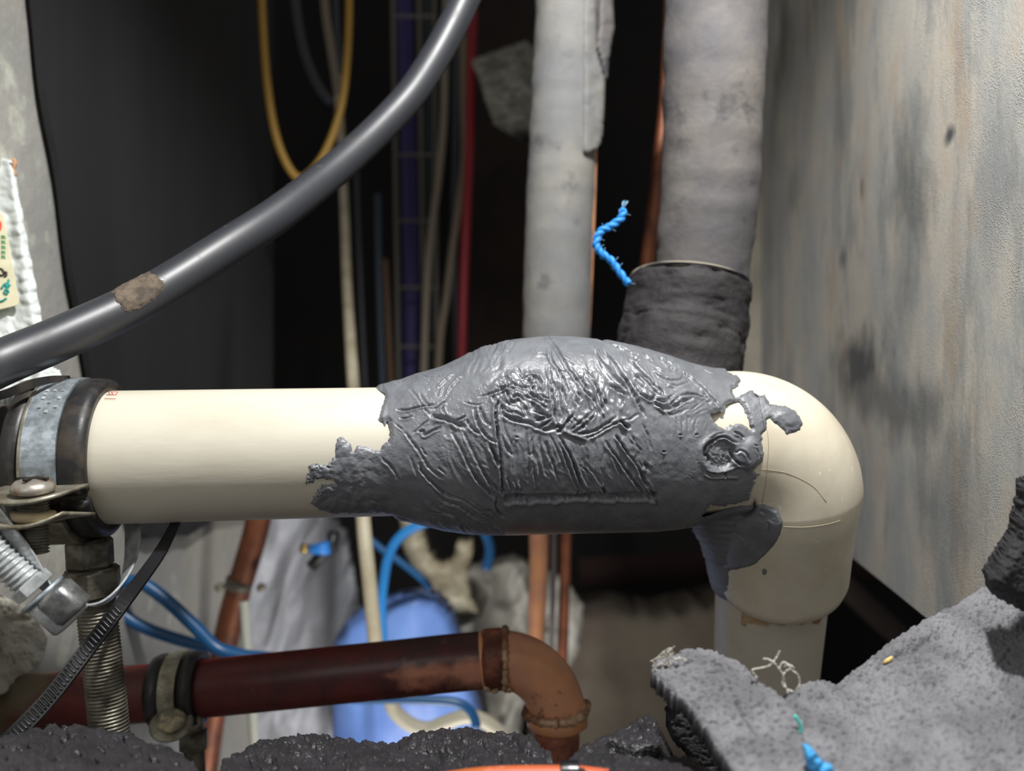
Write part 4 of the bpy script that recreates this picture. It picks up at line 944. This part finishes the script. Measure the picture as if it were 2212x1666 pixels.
cable('cable', [(872, -80), (882, 300), (888, 600), (888, 870)], 17, 1.06, m_purple, 'thick purple cable inside the wire tray')
cable('cable', [(920, -80), (926, 300), (934, 600), (936, 870)], 9, 1.08, M('teal_grey_cable', (48, 58, 60), .5), 'dark teal cable inside the wire tray')
cable('cable', [(966, -80), (962, 100), (959, 256), (947, 386), (930, 515), (921, 645), (917, 760), (914, 870)], 8, .93, m_beige, 'beige cable crossing in front of the wire tray')
cable('cable', [(1000, -80), (1001, 200), (1003, 340), (990, 450), (977, 537), (964, 645), (951, 731), (944, 870)], 8, .94, M('taupe_cable', (128, 116, 98), .5), 'taupe cable leaning away from the red cable')
cable('cable', [(1024, -80), (1020, 80), (1017, 180), (1013, 342), (1009, 430), (1002, 602), (998, 760), (996, 870)], 10, .92, m_redc, 'bright red cable hanging beside the brown board')
cable('cable', [(985, -80), (984, 300), (980, 500), (988, 870)], 6, 1.0, m_greyc, 'dark grey cable behind the red cable')
def blk(X, Y): return .004 * (1 - worley(X / 17, Y / 17, 9)) + .002 * fbm(X / 6, Y / 6, 4)
o = slab('concrete_block', [(1016, 130), (1060, 112), (1138, 86), (1134, 150), (1130, 252), (1100, 262), (1068, 272), (1048, 218), (1034, 170)], lambda X, Y: .9 + 0 * X, blk, 3, (.03, .06, 0), m_block, rnd=6, rh=.003)  # slab outline follows the lit patch of the block, light put into its shape
tag(o, 'lit part of a rough grey concrete block beside the red cable', 'block')

# insulated pipes
ip = empty('insulated_pipe', P(1215, 400, .43), 'light grey foam-insulated pipe standing behind the putty with a split seam', 'pipe')
path1 = [P(1228, -120, .43), P(1226, 0, .43), P(1220, 180, .43), P(1214, 330, .43), P(1207, 500, .43), P(1202, 700, .43), P(1198, 900, .43)]
pth = smooth_pts([tuple(p) for p in path1], 14); rr1 = np.interp(np.linspace(0, 1, len(pth)), [0, .2, .5, 1], [66, 70, 73, 73]) * .43 / F
V_, F_ = tubemesh(pth, rr1, 56, wob=.0007, seed=3); mk('foam_jacket', V_, F_, m_ins, ip)
slab('foam_flap', [(1262, -80), (1288, -80), (1289, 60), (1291, 110), (1300, 140), (1308, 170), (1306, 230), (1303, 290), (1296, 316), (1284, 326), (1274, 332), (1262, 330)], lambda X, Y: .412 + (X - 1262) * .0002, lambda X, Y: .001 * fbm(X / 30, Y / 30, 2), 4, (-.004, .012, 0), m_ins, ip, rnd=9, rh=.003)
slab('foam_flap', [(1296, -80), (1322, -80), (1326, 30), (1328, 60), (1322, 90), (1316, 130), (1314, 185), (1306, 170), (1299, 130), (1290, 100), (1295, 60)], lambda X, Y: .416 + (X - 1290) * .0002, lambda X, Y: .0008 * fbm(X / 20, Y / 20, 5), 4, (-.002, .012, 0), m_ins2, ip, rnd=8, rh=.003)
pxtube('copper_core', [(1284, 180, .43), (1281, 330, .43), (1277, 470, .43), (1270, 640, .43), (1264, 760, .43)], [9] * 5, .43, m_copper, ip, 20)
o = pxtube('copper_pipe', [(1450, -120, .5), (1436, 200, .5), (1424, 330, .5), (1412, 450, .5), (1394, 610, .5), (1380, 720, .5)], [10, 11, 12.5, 14, 16, 16], .5, m_copdark, None, 22)
tag(o, 'thin bare copper pipe leaning between the two insulated pipes', 'pipe')
ip2 = empty('insulated_pipe', P(1540, 300, .38), 'thick slate grey insulated pipe beside the weathered right-hand panel', 'pipe')
path2 = [P(1550, -140, .37), P(1547, 0, .37), P(1541, 200, .372), P(1534, 400, .376), P(1520, 560, .38), P(1514, 680, .384)]
pth = smooth_pts([tuple(p) for p in path2], 14); rr2 = np.interp(np.linspace(0, 1, len(pth)), [0, .3, .7, 1], [109, 108, 104, 97]) * .372 / F
V_, F_ = tubemesh(pth, rr2, 64, wob=.0007, seed=8); mk('foam_jacket', V_, F_, m_ins2, ip2)
# torn sleeve at its foot, open at the top
sl = [(1489, 612, .362), (1486, 640, .361), (1478, 700, .36), (1469, 760, .358), (1460, 840, .356)]
sleeve = empty('insulation_sleeve', P(1480, 700, .36), 'short dark torn foam sleeve around the foot of the slate insulated pipe', 'insulation')
pth = smooth_pts([tuple(P(*p)) for p in sl], 14); n = len(pth)
ro = np.linspace(131, 137, n) * .36 / F
ang = np.linspace(0, 2 * math.pi, 90, endpoint=False)
Vo, No = sweep(pth, ro, ang); ii, jj = np.meshgrid(np.arange(n), np.arange(90), indexing='ij')
Vo = Vo + No * (fbm(ii / 6, np.cos(ang)[jj] * 4 + 4, 6, 4) * .0011 - .0014 * sstep(.35, .8, fbm(ii / 5, jj / 6, 8, 3)))[..., None]
Vi, Ni = sweep(pth, ro - .0035, ang)
A = np.concatenate([Vo[::-1], Vi], 0); nn = A.shape[0]
i, j = np.meshgrid(np.arange(nn - 1), np.arange(90), indexing='ij'); j2 = (j + 1) % 90
mk('sleeve_body', A.reshape(-1, 3), np.stack([i * 90 + j, i * 90 + j2, (i + 1) * 90 + j2, (i + 1) * 90 + j], -1).reshape(-1, 4), m_sleeve, sleeve)
rv = sweep(pth[:3], ro[:3] - .0015, ang)[0][0]
tube('sleeve_rim', np.vstack([rv[60:], rv[:32]]), .0011, m_rim, sleeve, 8)['label'] = 'pale rim edge'  # pale tube along the front of the sleeve rim

# blue twine
tw_ = empty('blue_twine', P(1320, 530, .335), 'frayed bright blue twine bent beside the copper pipe', 'twine'); tw_.name = 'twine'
cl = np.array(smooth_pts([tuple(P(x, y, .335)) for x, y in ((1347, 452), (1341, 472), (1318, 489), (1296, 502), (1288, 528), (1298, 546), (1320, 563), (1338, 588), (1358, 614))], 12))
_, t_, n1_, n2_ = frames(cl)
for s in range(2):
    ph0 = math.pi * s; k = np.arange(len(cl)) * .42 + ph0
    q = cl + (n1_ * np.cos(k)[:, None] + n2_ * np.sin(k)[:, None]) * .00065
    tube('strand', q, .00105, m_blue, tw_, 8)
mb = MB()
for k in range(46):
    i = random.randrange(len(cl)); p = Vector(cl[i]); d = Vector((random.uniform(-1, 1), random.uniform(-1, .2), random.uniform(-1, 1))).normalized()
    if k < 12: p = Vector(cl[0]); d = Vector((random.uniform(-.6, .6), random.uniform(-.5, .5), 1)).normalized()
    V_, F_ = tubemesh([tuple(p), tuple(p + d * .0018), tuple(p + d * .003 + Vector((.0006, 0, .0004)))], .00007, 4); mb.add(V_, F_)
mb.build('frayed_fibres', M('pale_blue_fibre', (150, 200, 236), .6), tw_)['kind'] = 'stuff'

# ------------------------------------------------------------------ red copper pipe with elbow
rp = empty('copper_pipe', P(600, 1470, .33), 'oxblood-painted copper pipe ending in a bare copper elbow', 'pipe')
D = .33
run = [(-140, 1536), (47, 1520), (240, 1504), (435, 1488), (740, 1457), (860, 1445), (960, 1434)]
rrp = 60.5 * D / F
rpp = smooth_pts([tuple(P(x, y, D)) for x, y in run] + [tuple(P(1060, 1425, D))], 14)
RV, RF = tubemesh(rpp, rrp, 72); RV = np.asarray(RV)
rpx = 1106 + RV[:, 0] / RV[:, 1] * F; rpy = 833 - RV[:, 2] / RV[:, 1] * F
rcy = np.interp(rpx, [q[0] for q in run], [q[1] for q in run]); rel_ = (rpy - rcy) / 60
mud = sstep(210, -20, rpx + rel_ * 40) * .75
scorch = sstep(700, 1000, rpx - rel_ * 90) * .62
pink = sstep(730, 1010, rpx + 25 * np.sin(rel_ * 9)) * (.95 - 1.0 * np.abs(rel_ - .3))
mk('pipe_run', RV, RF, m_red, rp, True, {'mud': mud, 'scorch': scorch, 'pink': np.clip(pink, 0, 1)})
el = smooth_pts([(1040, 1427), (1075, 1424), (1115, 1430), (1152, 1448), (1183, 1480), (1200, 1520), (1204, 1552)], 8)
tube('elbow', [P(x, y, D) for x, y in el], 61.5 * D / F, m_copper, rp, 48)
tube('down_pipe', [P(x, y, D + .002) for x, y in ((1203, 1530), (1202, 1600), (1198, 1680), (1194, 1760))], 50 * D / F, m_burnt, rp, 40)
def lumpring(c, nx, r, w, name, mat, seed):
    cx, cy = c; a = math.atan2(nx[1], nx[0]); V = []
    d, A, B = axes(P(c[0] + nx[0] * 10, c[1] + nx[1] * 10, D) - P(c[0], c[1], D))
    c3 = P(cx, cy, D); pts = []
    for k in range(60):
        th = 2 * math.pi * k / 60; rr = r + w * .25 * math.sin(3 * th + seed) + w * .2 * random.uniform(-1, 1)
        pts.append(c3 + A * rr * math.cos(th) + B * rr * math.sin(th))
    pts.append(pts[0])
    rad = [w * (1 + .35 * random.uniform(-1, 1)) for _ in pts]; rad[-1] = rad[0]
    V_, F_ = tubemesh([tuple(p) for p in pts], np.array(rad), 10, caps=False); return mk(name, V_, F_, mat, rp)
V_, F_ = tubemesh([tuple(P(x, y, D)) for x, y in ((1044, 1427), (1054, 1426), (1082, 1423.5), (1092, 1424))], np.array([60, 64, 65, 61]) * D / F, 48, wob=.0004); mk('socket_collar', V_, F_, m_burnt, rp)
lumpring((1092, 1424), (1, -.02), 62 * D / F, .0014, 'solder_ring', m_solder, 1)
V_, F_ = tubemesh([tuple(P(x, y, D)) for x, y in ((1201, 1528), (1203, 1536), (1204, 1566), (1204, 1574))], np.array([60, 65, 64, 52]) * D / F, 48, wob=.0005); mk('socket_collar', V_, F_, m_copper, rp)
lumpring((1204, 1536), (.08, 1), 63 * D / F, .0019, 'solder_ring', m_solder, 2)
mb = MB()
for k in range(34):
    if k < 18: p = P(random.uniform(1030, 1105), random.uniform(1470, 1494), D - .0075 + random.uniform(-.001, .001))
    elif k < 26: p = P(random.uniform(1160, 1180), random.uniform(1528, 1550), D - .0095)
    else: p = P(random.uniform(1140, 1215), 1500 + random.uniform(-4, 26), D - .0112)
    r = random.uniform(.0005, .0014) if k < 26 else random.uniform(.0003, .0006)
    V_, F_ = lathe([(r * .3, -r), (r * .8, -r * .6), (r, 0), (r * .8, r * .6), (r * .3, r)], p, (0, 0, 1), 8); mb.add(V_, F_)
mb.build('solder_drips', m_solder, rp)['kind'] = 'stuff'

# clamp on the red pipe
c2 = empty('pipe_clamp', P(385, 1495, D), 'weathered clamp with dark liner around the oxblood pipe', 'clamp')
ad = (P(435, 1488, D) - P(240, 1504, D)).normalized(); base = P(345, 1495, D)
arc_lathe([(rrp, -.001), (rrp + .0026, -.001), (rrp + .0034, .001), (rrp + .0034, .0045), (rrp + .002, .0052), (rrp + .002, .0118), (rrp + .0034, .0124), (rrp + .0034, .0158), (rrp + .0026, .0172), (rrp, .0172)], base, ad, -330, 25, 70, 'rubber_liner', m_rubber, c2)
arc_lathe([(rrp + .002, .0052), (rrp + .0040, .0052), (rrp + .0040, .0116), (rrp + .002, .0116)], base, ad, -325, 30, 70, 'steel_band', m_oldzinc, c2, False)
mb = MB()
lc = P(370, 1566, .3135)
V_, F_ = lathe([(.0070, -.0006), (.0078, 0), (.0078, .0007), (.0070, .0011)], lc, (.12, -.5, .86), 28); mb.add(V_, F_); mb.build('clamp_ear', m_oldzinc, c2)
m_pale = M('limescaled_screw', (196, 184, 146), .6, .2, col2=(130, 126, 112), ns=240, thr=(.4, .55), bump=.6, bs=500, bdist=.0004)
V_, F_ = lathe([(.0048, 0), (.0052, .0008), (.0046, .0022), (.0030, .0030), (.001, .0032)], lc + Vector((.0004, -.0004, .0012)), (.12, -.5, .86), 24); mk('screw_head', V_, F_, m_pale, c2)
mb = MB(); hexnut(mb, P(418, 1618, .325), (0, 0, 1), .0058, .0070, .3); mb.build('nut', m_dullsteel, c2, False)
tube('boss', [P(414, 1540, .325), P(416, 1580, .325)], .0045, m_oldzinc, c2, 20)
V_, F_ = thread(P(424, 1720, .325), P(418, 1610, .325), .0042, .0013, .0006); mk('rod_thread', V_, F_, m_dullsteel, c2)

# ------------------------------------------------------------------ lower background
cable('cable', [(-30, 1120), (40, 1158), (95, 1192), (160, 1236), (230, 1264), (294, 1290 - 34), (351, 1290), (418, 1351), (468, 1400), (520, 1416), (600, 1424)], 14, .44, m_bluecable, 'dark blue cable crossing behind the rod, upper of two')
cable('cable', [(120, 1230), (190, 1278), (248, 1314), (294, 1347), (351, 1371), (428, 1394), (474, 1402), (540, 1420)], 13, .452, m_bluecable, 'dark blue cable crossing behind the rod, lower of two')
cable('cable', [(1010, 1130), (960, 1118), (898, 1138), (860, 1165), (839, 1203), (829, 1255), (824, 1306), (825, 1385), (828, 1440)], 11, .54, m_bluecable2, 'bright blue cable arching beside the cream conduit')
cable('cable', [(800, 1166), (830, 1190), (860, 1210), (908, 1248), (930, 1272)], 8, .6, m_bluecable, 'teal-blue cable slanting behind the bright blue cable')
cable('cable', [(1035, 1130), (1052, 1160), (1058, 1190), (1050, 1230)], 11, .62, m_bluecable, 'short dark blue cable beside the pale plastic bottle')
cable('cable', [(760, 1510), (900, 1512), (985, 1518), (1018, 1538), (1030, 1570)], 10, .46, m_bluecable, 'dark blue cable lying under the oxblood pipe')
cable('cable', [(832, 1440), (838, 1490), (852, 1535), (888, 1566), (925, 1575), (966, 1560), (1010, 1548), (1052, 1562), (1090, 1600), (1100, 1660)], [16] * 10, .5, M('cream_hose', (186, 180, 160), .5), 'curved cream hose beneath the oxblood pipe', 'hose')
cable('cable', [(528, 1300), (536, 1420), (546, 1540), (554, 1680)], 11, .5, M('white_cable', (176, 178, 168), .5), 'white cable hanging in front of the grey sheet')
sp_ = pxtube('copper_pipe', [(566, 1080, .56), (552, 1150, .56), (530, 1225, .56), (505, 1310, .56), (485, 1400, .56), (457, 1560, .56), (443, 1660, .56), (430, 1740, .56)], [27] * 8, .56, m_copdark, None, 26)
tag(sp_, 'slanting bare copper pipe between the wall and grey sheet', 'pipe')
tie = empty('pipe_clip', P(525, 1258, .55), 'small metal clip around the slanting copper pipe', 'clip')
tube('clip_band', [P(x, y, .56) for x, y in ((519, 1252), (513, 1272))], .0092, m_dullsteel, tie, 24)
for xx in (476, 566):
    V_, F_ = lathe([(.0022, 0), (.003, .001), (.003, .003), (.002, .004)], P(xx, 1268, .55), (0, -1, 0), 10, ref=(0, 0, 1)); mk('clip_screw', V_, F_, m_oldzinc, tie)
def bagh(sx, sy, amp, seed, k=.3):
    return lambda X, Y: amp * (1 - 2 * np.abs(fbm((X + k * Y) / sx, (Y - k * X) / sy, seed, 3)))
o = slab('grey_sheet', [(552, 1090), (700, 1090), (745, 1150), (762, 1230), (778, 1330), (800, 1420), (806, 1520), (790, 1760), (520, 1760), (500, 1560), (506, 1450), (528, 1300), (544, 1200)],
     lambda X, Y: .70 + .00003 * (Y - 1100) + 0 * X, bagh(80, 260, .013, 14), 5, (0, .012, 0), m_bag, rnd=16, rh=.008)
tag(o, 'crumpled pale grey plastic sheet hanging below the cream pipe', 'sheet')
o = slab('blue_sack', [(720, 1760), (716, 1500), (722, 1380), (748, 1345), (790, 1318), (850, 1296), (905, 1288), (945, 1296), (972, 1330), (990, 1380), (1012, 1460), (1040, 1550), (1052, 1760)],
     lambda X, Y: .60 + .04 * ((X - 870) / 300) ** 2, lambda X, Y: .004 * fbm(X / 90, Y / 200, 6, 2), 6, (0, .03, 0), m_bluebag, rnd=24, rh=.012)
tag(o, 'periwinkle blue plastic sack under the cream conduit', 'sack')
o = slab('plastic_bottle', [(862, 1120), (905, 1120), (916, 1160), (925, 1195), (938, 1215), (955, 1222), (972, 1216), (982, 1200), (984, 1176), (1020, 1172), (1022, 1195), (1012, 1230), (1016, 1290), (1040, 1330), (900, 1330), (905, 1290), (915, 1265), (890, 1230), (868, 1180)],
     lambda X, Y: .68 + 0 * X, lambda X, Y: .003 * fbm(X / 40, Y / 40, 4), 4, (0, .03, 0), m_cream, rnd=22, rh=.012)
tag(o, 'pale plastic bottle top with a forked neck behind blue cables', 'bottle')
o = slab('pale_sheet', [(985, 1240), (1040, 1215), (1110, 1200), (1170, 1230), (1220, 1250), (1262, 1310), (1256, 1400), (1230, 1450), (1140, 1480), (1125, 1590), (1060, 1600), (1040, 1500), (1000, 1420), (982, 1320)],
     lambda X, Y: .70 + .0002 * (X - 985), bagh(70, 110, .012, 24), 5, (0, .012, 0), m_bag2, rnd=18, rh=.01)
tag(o, 'crumpled pale translucent sheet behind the copper elbow', 'sheet')
cn = empty('valve_tip', P(685, 1190, .58), 'small blue valve tip with a brass end on the grey sheet', 'valve')
tube('valve_body', [P(668, 1187, .58), P(690, 1186, .58), P(712, 1184, .58)], [.0030, .0042, .0048], M('blue_plastic', (48, 132, 220), .4), cn, 16, ref=(0, 0, 1))
tube('brass_end', [P(650, 1184, .578), P(666, 1186, .578)], .0033, m_brass, cn, 16, ref=(0, 0, 1))
tube('black_stem', [P(672, 1225, .59), P(694, 1200, .59), P(716, 1182, .59), P(722, 1150, .59)], .0044, m_rubber, cn, 12)
o = pxtube('copper_pipe', [(1164, 1120, .56), (1164, 1220, .56), (1160, 1320, .56), (1158, 1440, .56)], [20, 20, 19, 18], .56, m_copper, None, 20, wob=.0004)
tag(o, 'upright bright copper pipe below the putty, nearest the pale sheet', 'pipe')
o = pxtube('copper_pipe', [(1222, 1120), (1220, 1260), (1214, 1440)], 12, .6, m_copdark, None, 16)
tag(o, 'dark brown copper pipe right of the bright copper pipe', 'pipe')
cable('cable', [(1196, 1120), (1195, 1260), (1190, 1440)], 6, .585, M('silver_cable', (132, 124, 122), .35, .3), 'thin silvery cable between the two upright copper pipes')
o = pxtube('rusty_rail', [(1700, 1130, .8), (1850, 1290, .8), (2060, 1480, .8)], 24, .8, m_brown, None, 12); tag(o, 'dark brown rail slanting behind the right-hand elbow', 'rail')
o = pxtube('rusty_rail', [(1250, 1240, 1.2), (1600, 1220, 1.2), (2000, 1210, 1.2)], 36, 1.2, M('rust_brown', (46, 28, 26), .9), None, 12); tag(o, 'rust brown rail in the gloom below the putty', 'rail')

# ------------------------------------------------------------------ foam pieces in front
def grain(sz, amp, seed, big=0, bigs=60):
    hs = lambda w: np.sqrt(np.clip(1 - (w * 1.25) ** 2, 0, 1))
    return lambda X, Y: amp * hs(worley(X / sz, Y / sz * 1.25, seed)) + .5 * amp * hs(worley(X / sz * .45, Y / sz * .5, seed + 4)) + big * fbm(X / bigs, Y / bigs, seed + 2, 3)
f1 = slab('foam_sheet', [(1640, 1580), (1686, 1507), (1737, 1476), (1792, 1450), (1800, 1456), (1808, 1464), (1900, 1405), (1997, 1341), (2070, 1300), (2132, 1262), (2330, 1160), (2330, 1800), (1560, 1800)],
     lambda X, Y: .236 - .00016 * (Y - 1250), lambda X, Y: grain(9, .0012, 5, .0016, 130)(X, Y) - .0015 * np.exp(-(segdist(X, Y, [(1835, 1470), (1940, 1430), (2010, 1392), (2030, 1380)])[0] / 9) ** 2) - .002 * np.exp(-(segdist(X, Y, [(1790, 1450), (1850, 1530), (1900, 1640), (1930, 1700)])[0] / 22) ** 2), 2.0, (0, .012, -.012), m_foamg, jag=2.5, jscale=7, rnd=26, rh=.002, nv=(0, -.35, .94))
tag(f1, 'large light grey foam sheet draped in the lower corner beside the panel', 'foam')
f2 = slab('foam_strip', [(1406, 1450), (1410, 1430), (1440, 1418), (1478, 1401), (1530, 1407), (1576, 1420), (1606, 1438), (1650, 1478), (1688, 1512), (1733, 1563), (1742, 1610), (1756, 1680), (1790, 1800), (1620, 1800), (1576, 1662), (1530, 1589), (1485, 1525), (1436, 1487)],
     lambda X, Y: .206 - .00015 * (Y - 1400), lambda X, Y: grain(9, .0012, 15, .0012, 90)(X, Y) - .0012 * np.exp(-(segdist(X, Y, [(1588, 1536), (1605, 1565), (1630, 1597)])[0] / 4) ** 2), 2.0, (0, .002, -.004), m_foamg, jag=2.5, jscale=6, rnd=22, rh=.002, nv=(0, -.35, .94))
tag(f2, 'grey foam strip with a rounded frayed tip leaning on the foam sheet', 'foam')
f3 = slab('foam_roll', [(2330, 1000), (2215, 1040), (2204, 1100), (2186, 1170), (2150, 1218), (2134, 1252), (2146, 1286), (2176, 1304), (2212, 1322), (2330, 1350)],
     lambda X, Y: .196 + 0 * X, grain(7, .0006, 25, .001, 60), 3, (.004, .010, 0), m_foamd, jag=4, jscale=9, rnd=40, rh=.010)
tag(f3, 'dark charcoal foam edge on top of the grey foam sheet', 'foam')
f4 = slab('foam_chunk', [(-160, 1612), (0, 1592), (60, 1578), (120, 1566), (180, 1572), (260, 1582), (320, 1600), (376, 1622), (420, 1652), (450, 1720), (450, 1800), (-160, 1800)],
     lambda X, Y: .232 - .0004 * (Y - 1566), grain(19, .0024, 35, .003, 60), 2.2, (0, .002, -.02), m_foamk, jag=6, jscale=12, rnd=20, rh=.002, nv=(0, -.7, .7))
tag(f4, 'coarse black foam chunk in the lower left corner below the rod', 'foam')
f5 = slab('foam_chunk', [(466, 1700), (480, 1645), (520, 1624), (580, 1600), (660, 1592), (740, 1593), (800, 1602), (860, 1600), (905, 1588), (960, 1580), (1010, 1575), (1060, 1584), (1110, 1580), (1150, 1600), (1190, 1632), (1212, 1672), (1215, 1800), (450, 1800)],
     lambda X, Y: .240 - .0004 * (Y - 1575), grain(12, .0017, 45, .0030, 50), 2.0, (0, .002, -.02), m_foamk, jag=5, jscale=9, rnd=16, rh=.0015, nv=(0, -.7, .7))
tag(f5, 'long granular black foam chunk under the copper elbow', 'foam')
f6 = slab('foam_chunk', [(1206, 1720), (1222, 1645), (1256, 1612), (1320, 1588), (1378, 1552), (1402, 1546), (1420, 1568), (1428, 1600), (1424, 1632), (1500, 1640), (1540, 1680), (1560, 1800), (1206, 1800)],
     lambda X, Y: .236 - .0004 * (Y - 1550), lambda X, Y: grain(11, .0015, 55, .0012, 40)(X, Y) - .006 * np.exp(-(segdist(X, Y, [(1320, 1618), (1370, 1632), (1440, 1626)])[0] / 9) ** 2), 2.4, (.008, .002, -.016), m_foamk, jag=4, jscale=8, rnd=14, rh=.0015, nv=(0, -.7, .7))
tag(f6, 'peaked granular black foam chunk right of the copper elbow', 'foam')
f7 = slab('foam_strip_shade', [(1438, 1496), (1462, 1520), (1500, 1560), (1530, 1596), (1560, 1650), (1590, 1700), (1520, 1700), (1480, 1628), (1452, 1600), (1450, 1560), (1458, 1540)],
     lambda X, Y: .222 + 0 * X, grain(9, .001, 65, 0), 3, (0, .01, 0), m_foamd, jag=4, jscale=8, rnd=14, rh=.004)  # dark piece added where the side of the foam strip lies in shadow
tag(f7, 'dark ragged piece standing for the shadowed side of the foam strip', 'foam')
f8 = slab('felt_scrap', [(1262, 1700), (1290, 1654), (1340, 1640), (1410, 1636), (1470, 1642), (1520, 1662), (1560, 1700), (1560, 1780), (1262, 1780)],
     lambda X, Y: .208 - .00028 * (Y - 1636), grain(6, .0003, 75, .0006, 50), 3, (0, .002, -.006), M('pale_felt', (128, 128, 132), .9, bump=.8, bs=900, bdist=.0006), jag=3, jscale=8, rnd=16, rh=.003)
tag(f8, 'pale grey felt scrap at the bottom edge beside the black tie', 'felt')
f9 = slab('felt_scrap', [(30, 1720), (80, 1662), (200, 1650), (330, 1656), (400, 1680), (430, 1760), (30, 1760)],
     lambda X, Y: .200 - .00028 * (Y - 1650), grain(7, .0003, 85, .0006, 50), 3, (0, .002, -.006), M('slate_felt', (84, 92, 98), .9, bump=.8, bs=900, bdist=.0006), jag=3, jscale=8, rnd=16, rh=.003)
tag(f9, 'slate grey felt scrap at the bottom edge below the threaded rod', 'felt')
op = empty('orange_pipe', P(1100, 1680, .19), 'orange pipe at the very bottom edge in front of black foam', 'pipe')
pxtube('pipe_tube', [(700, 1712, .187), (880, 1702, .187), (1040, 1681, .187), (1180, 1677, .187), (1290, 1682, .187), (1500, 1720, .187)], [22] * 6, .187, m_orange, op, 24)
ob = pxtube('cable_tie', [(1212, 1674, .187), (1230, 1673, .187), (1250, 1673, .187)], [28, 28.5, 28], .187, m_tie, None, 24)
tag(ob, 'black tie wrapped around the orange pipe', 'cable tie')
# frayed white threads
th1 = empty('white_thread', P(1690, 1460, .172), 'curly white threads sticking up between the foam strip and sheet', 'thread'); th1.name = 'thread'
for s in ([(1636, 1465), (1626, 1452), (1628, 1446), (1645, 1443), (1662, 1438), (1672, 1428), (1680, 1416), (1684, 1407)], [(1649, 1424), (1658, 1424), (1672, 1432), (1684, 1446), (1693, 1462), (1695, 1478), (1702, 1496)],
          [(1684, 1444), (1690, 1432), (1700, 1434), (1710, 1448), (1722, 1456), (1727, 1470), (1726, 1490)], [(1693, 1440), (1704, 1436), (1716, 1444)], [(1690, 1476), (1692, 1460), (1698, 1450), (1708, 1446), (1716, 1452)], [(1690, 1478), (1698, 1488), (1712, 1494)]):
    tube('thread_strand', [P(x, y, .1920 + .001 * random.random()) for x, y in smooth_pts(s, 6)], .00017, m_fibre, th1, 6, wob=.00004)
th2 = empty('white_thread', P(1430, 1430, .165), 'tangle of white threads on the rounded tip of the foam strip', 'thread'); th2.name = 'thread'
for k in range(26):
    x0, y0 = random.uniform(1405, 1460), random.uniform(1415, 1450); a = random.uniform(-1.2, 2.2); s = []
    for q in range(6):
        s.append((x0, y0)); a += random.uniform(-.5, .5); x0 += math.cos(a) * 7; y0 += math.sin(a) * 6
    tube('thread_strand', [P(x, y, .1975 + .0012 * random.random()) for x, y in smooth_pts(s, 3)], .00011, m_fibre, th2, 5)
# blue scraps
o = slab('plastic_scrap', [(1738, 1612), (1752, 1614), (1768, 1632), (1780, 1650), (1800, 1656), (1806, 1700), (1756, 1700), (1744, 1650)], lambda X, Y: .164 + 0 * X, lambda X, Y: .0006 * fbm(X / 14, Y / 14, 4), 2, (0, .0015, 0), M('azure_plastic', (70, 168, 232), .4), rnd=8, rh=.001)
tag(o, 'azure plastic scrap tucked beside the foam strip at the bottom edge', 'plastic')
o = tube('thread_bit', [P(x, y, .178) for x, y in smooth_pts([(1716, 1546), (1726, 1560), (1730, 1572), (1728, 1584)], 5)], .0004, M('turquoise_fibre', (90, 200, 190), .7), None, 8)
o.name = 'thread'; tag(o, 'short turquoise thread on the grey foam strip', 'thread')
o = tube('crumb', [P(x, y, .2055) for x, y in ((1908, 1433), (1918, 1427), (1928, 1419))], [.0003, .0006, .0003], M('yellow_crumb', (220, 190, 120), .7), None, 8)
tag(o, 'tiny yellow crumb on the large foam sheet', 'crumb')

for o in list(bpy.data.objects):
    if '_w' in o: del o['_w']
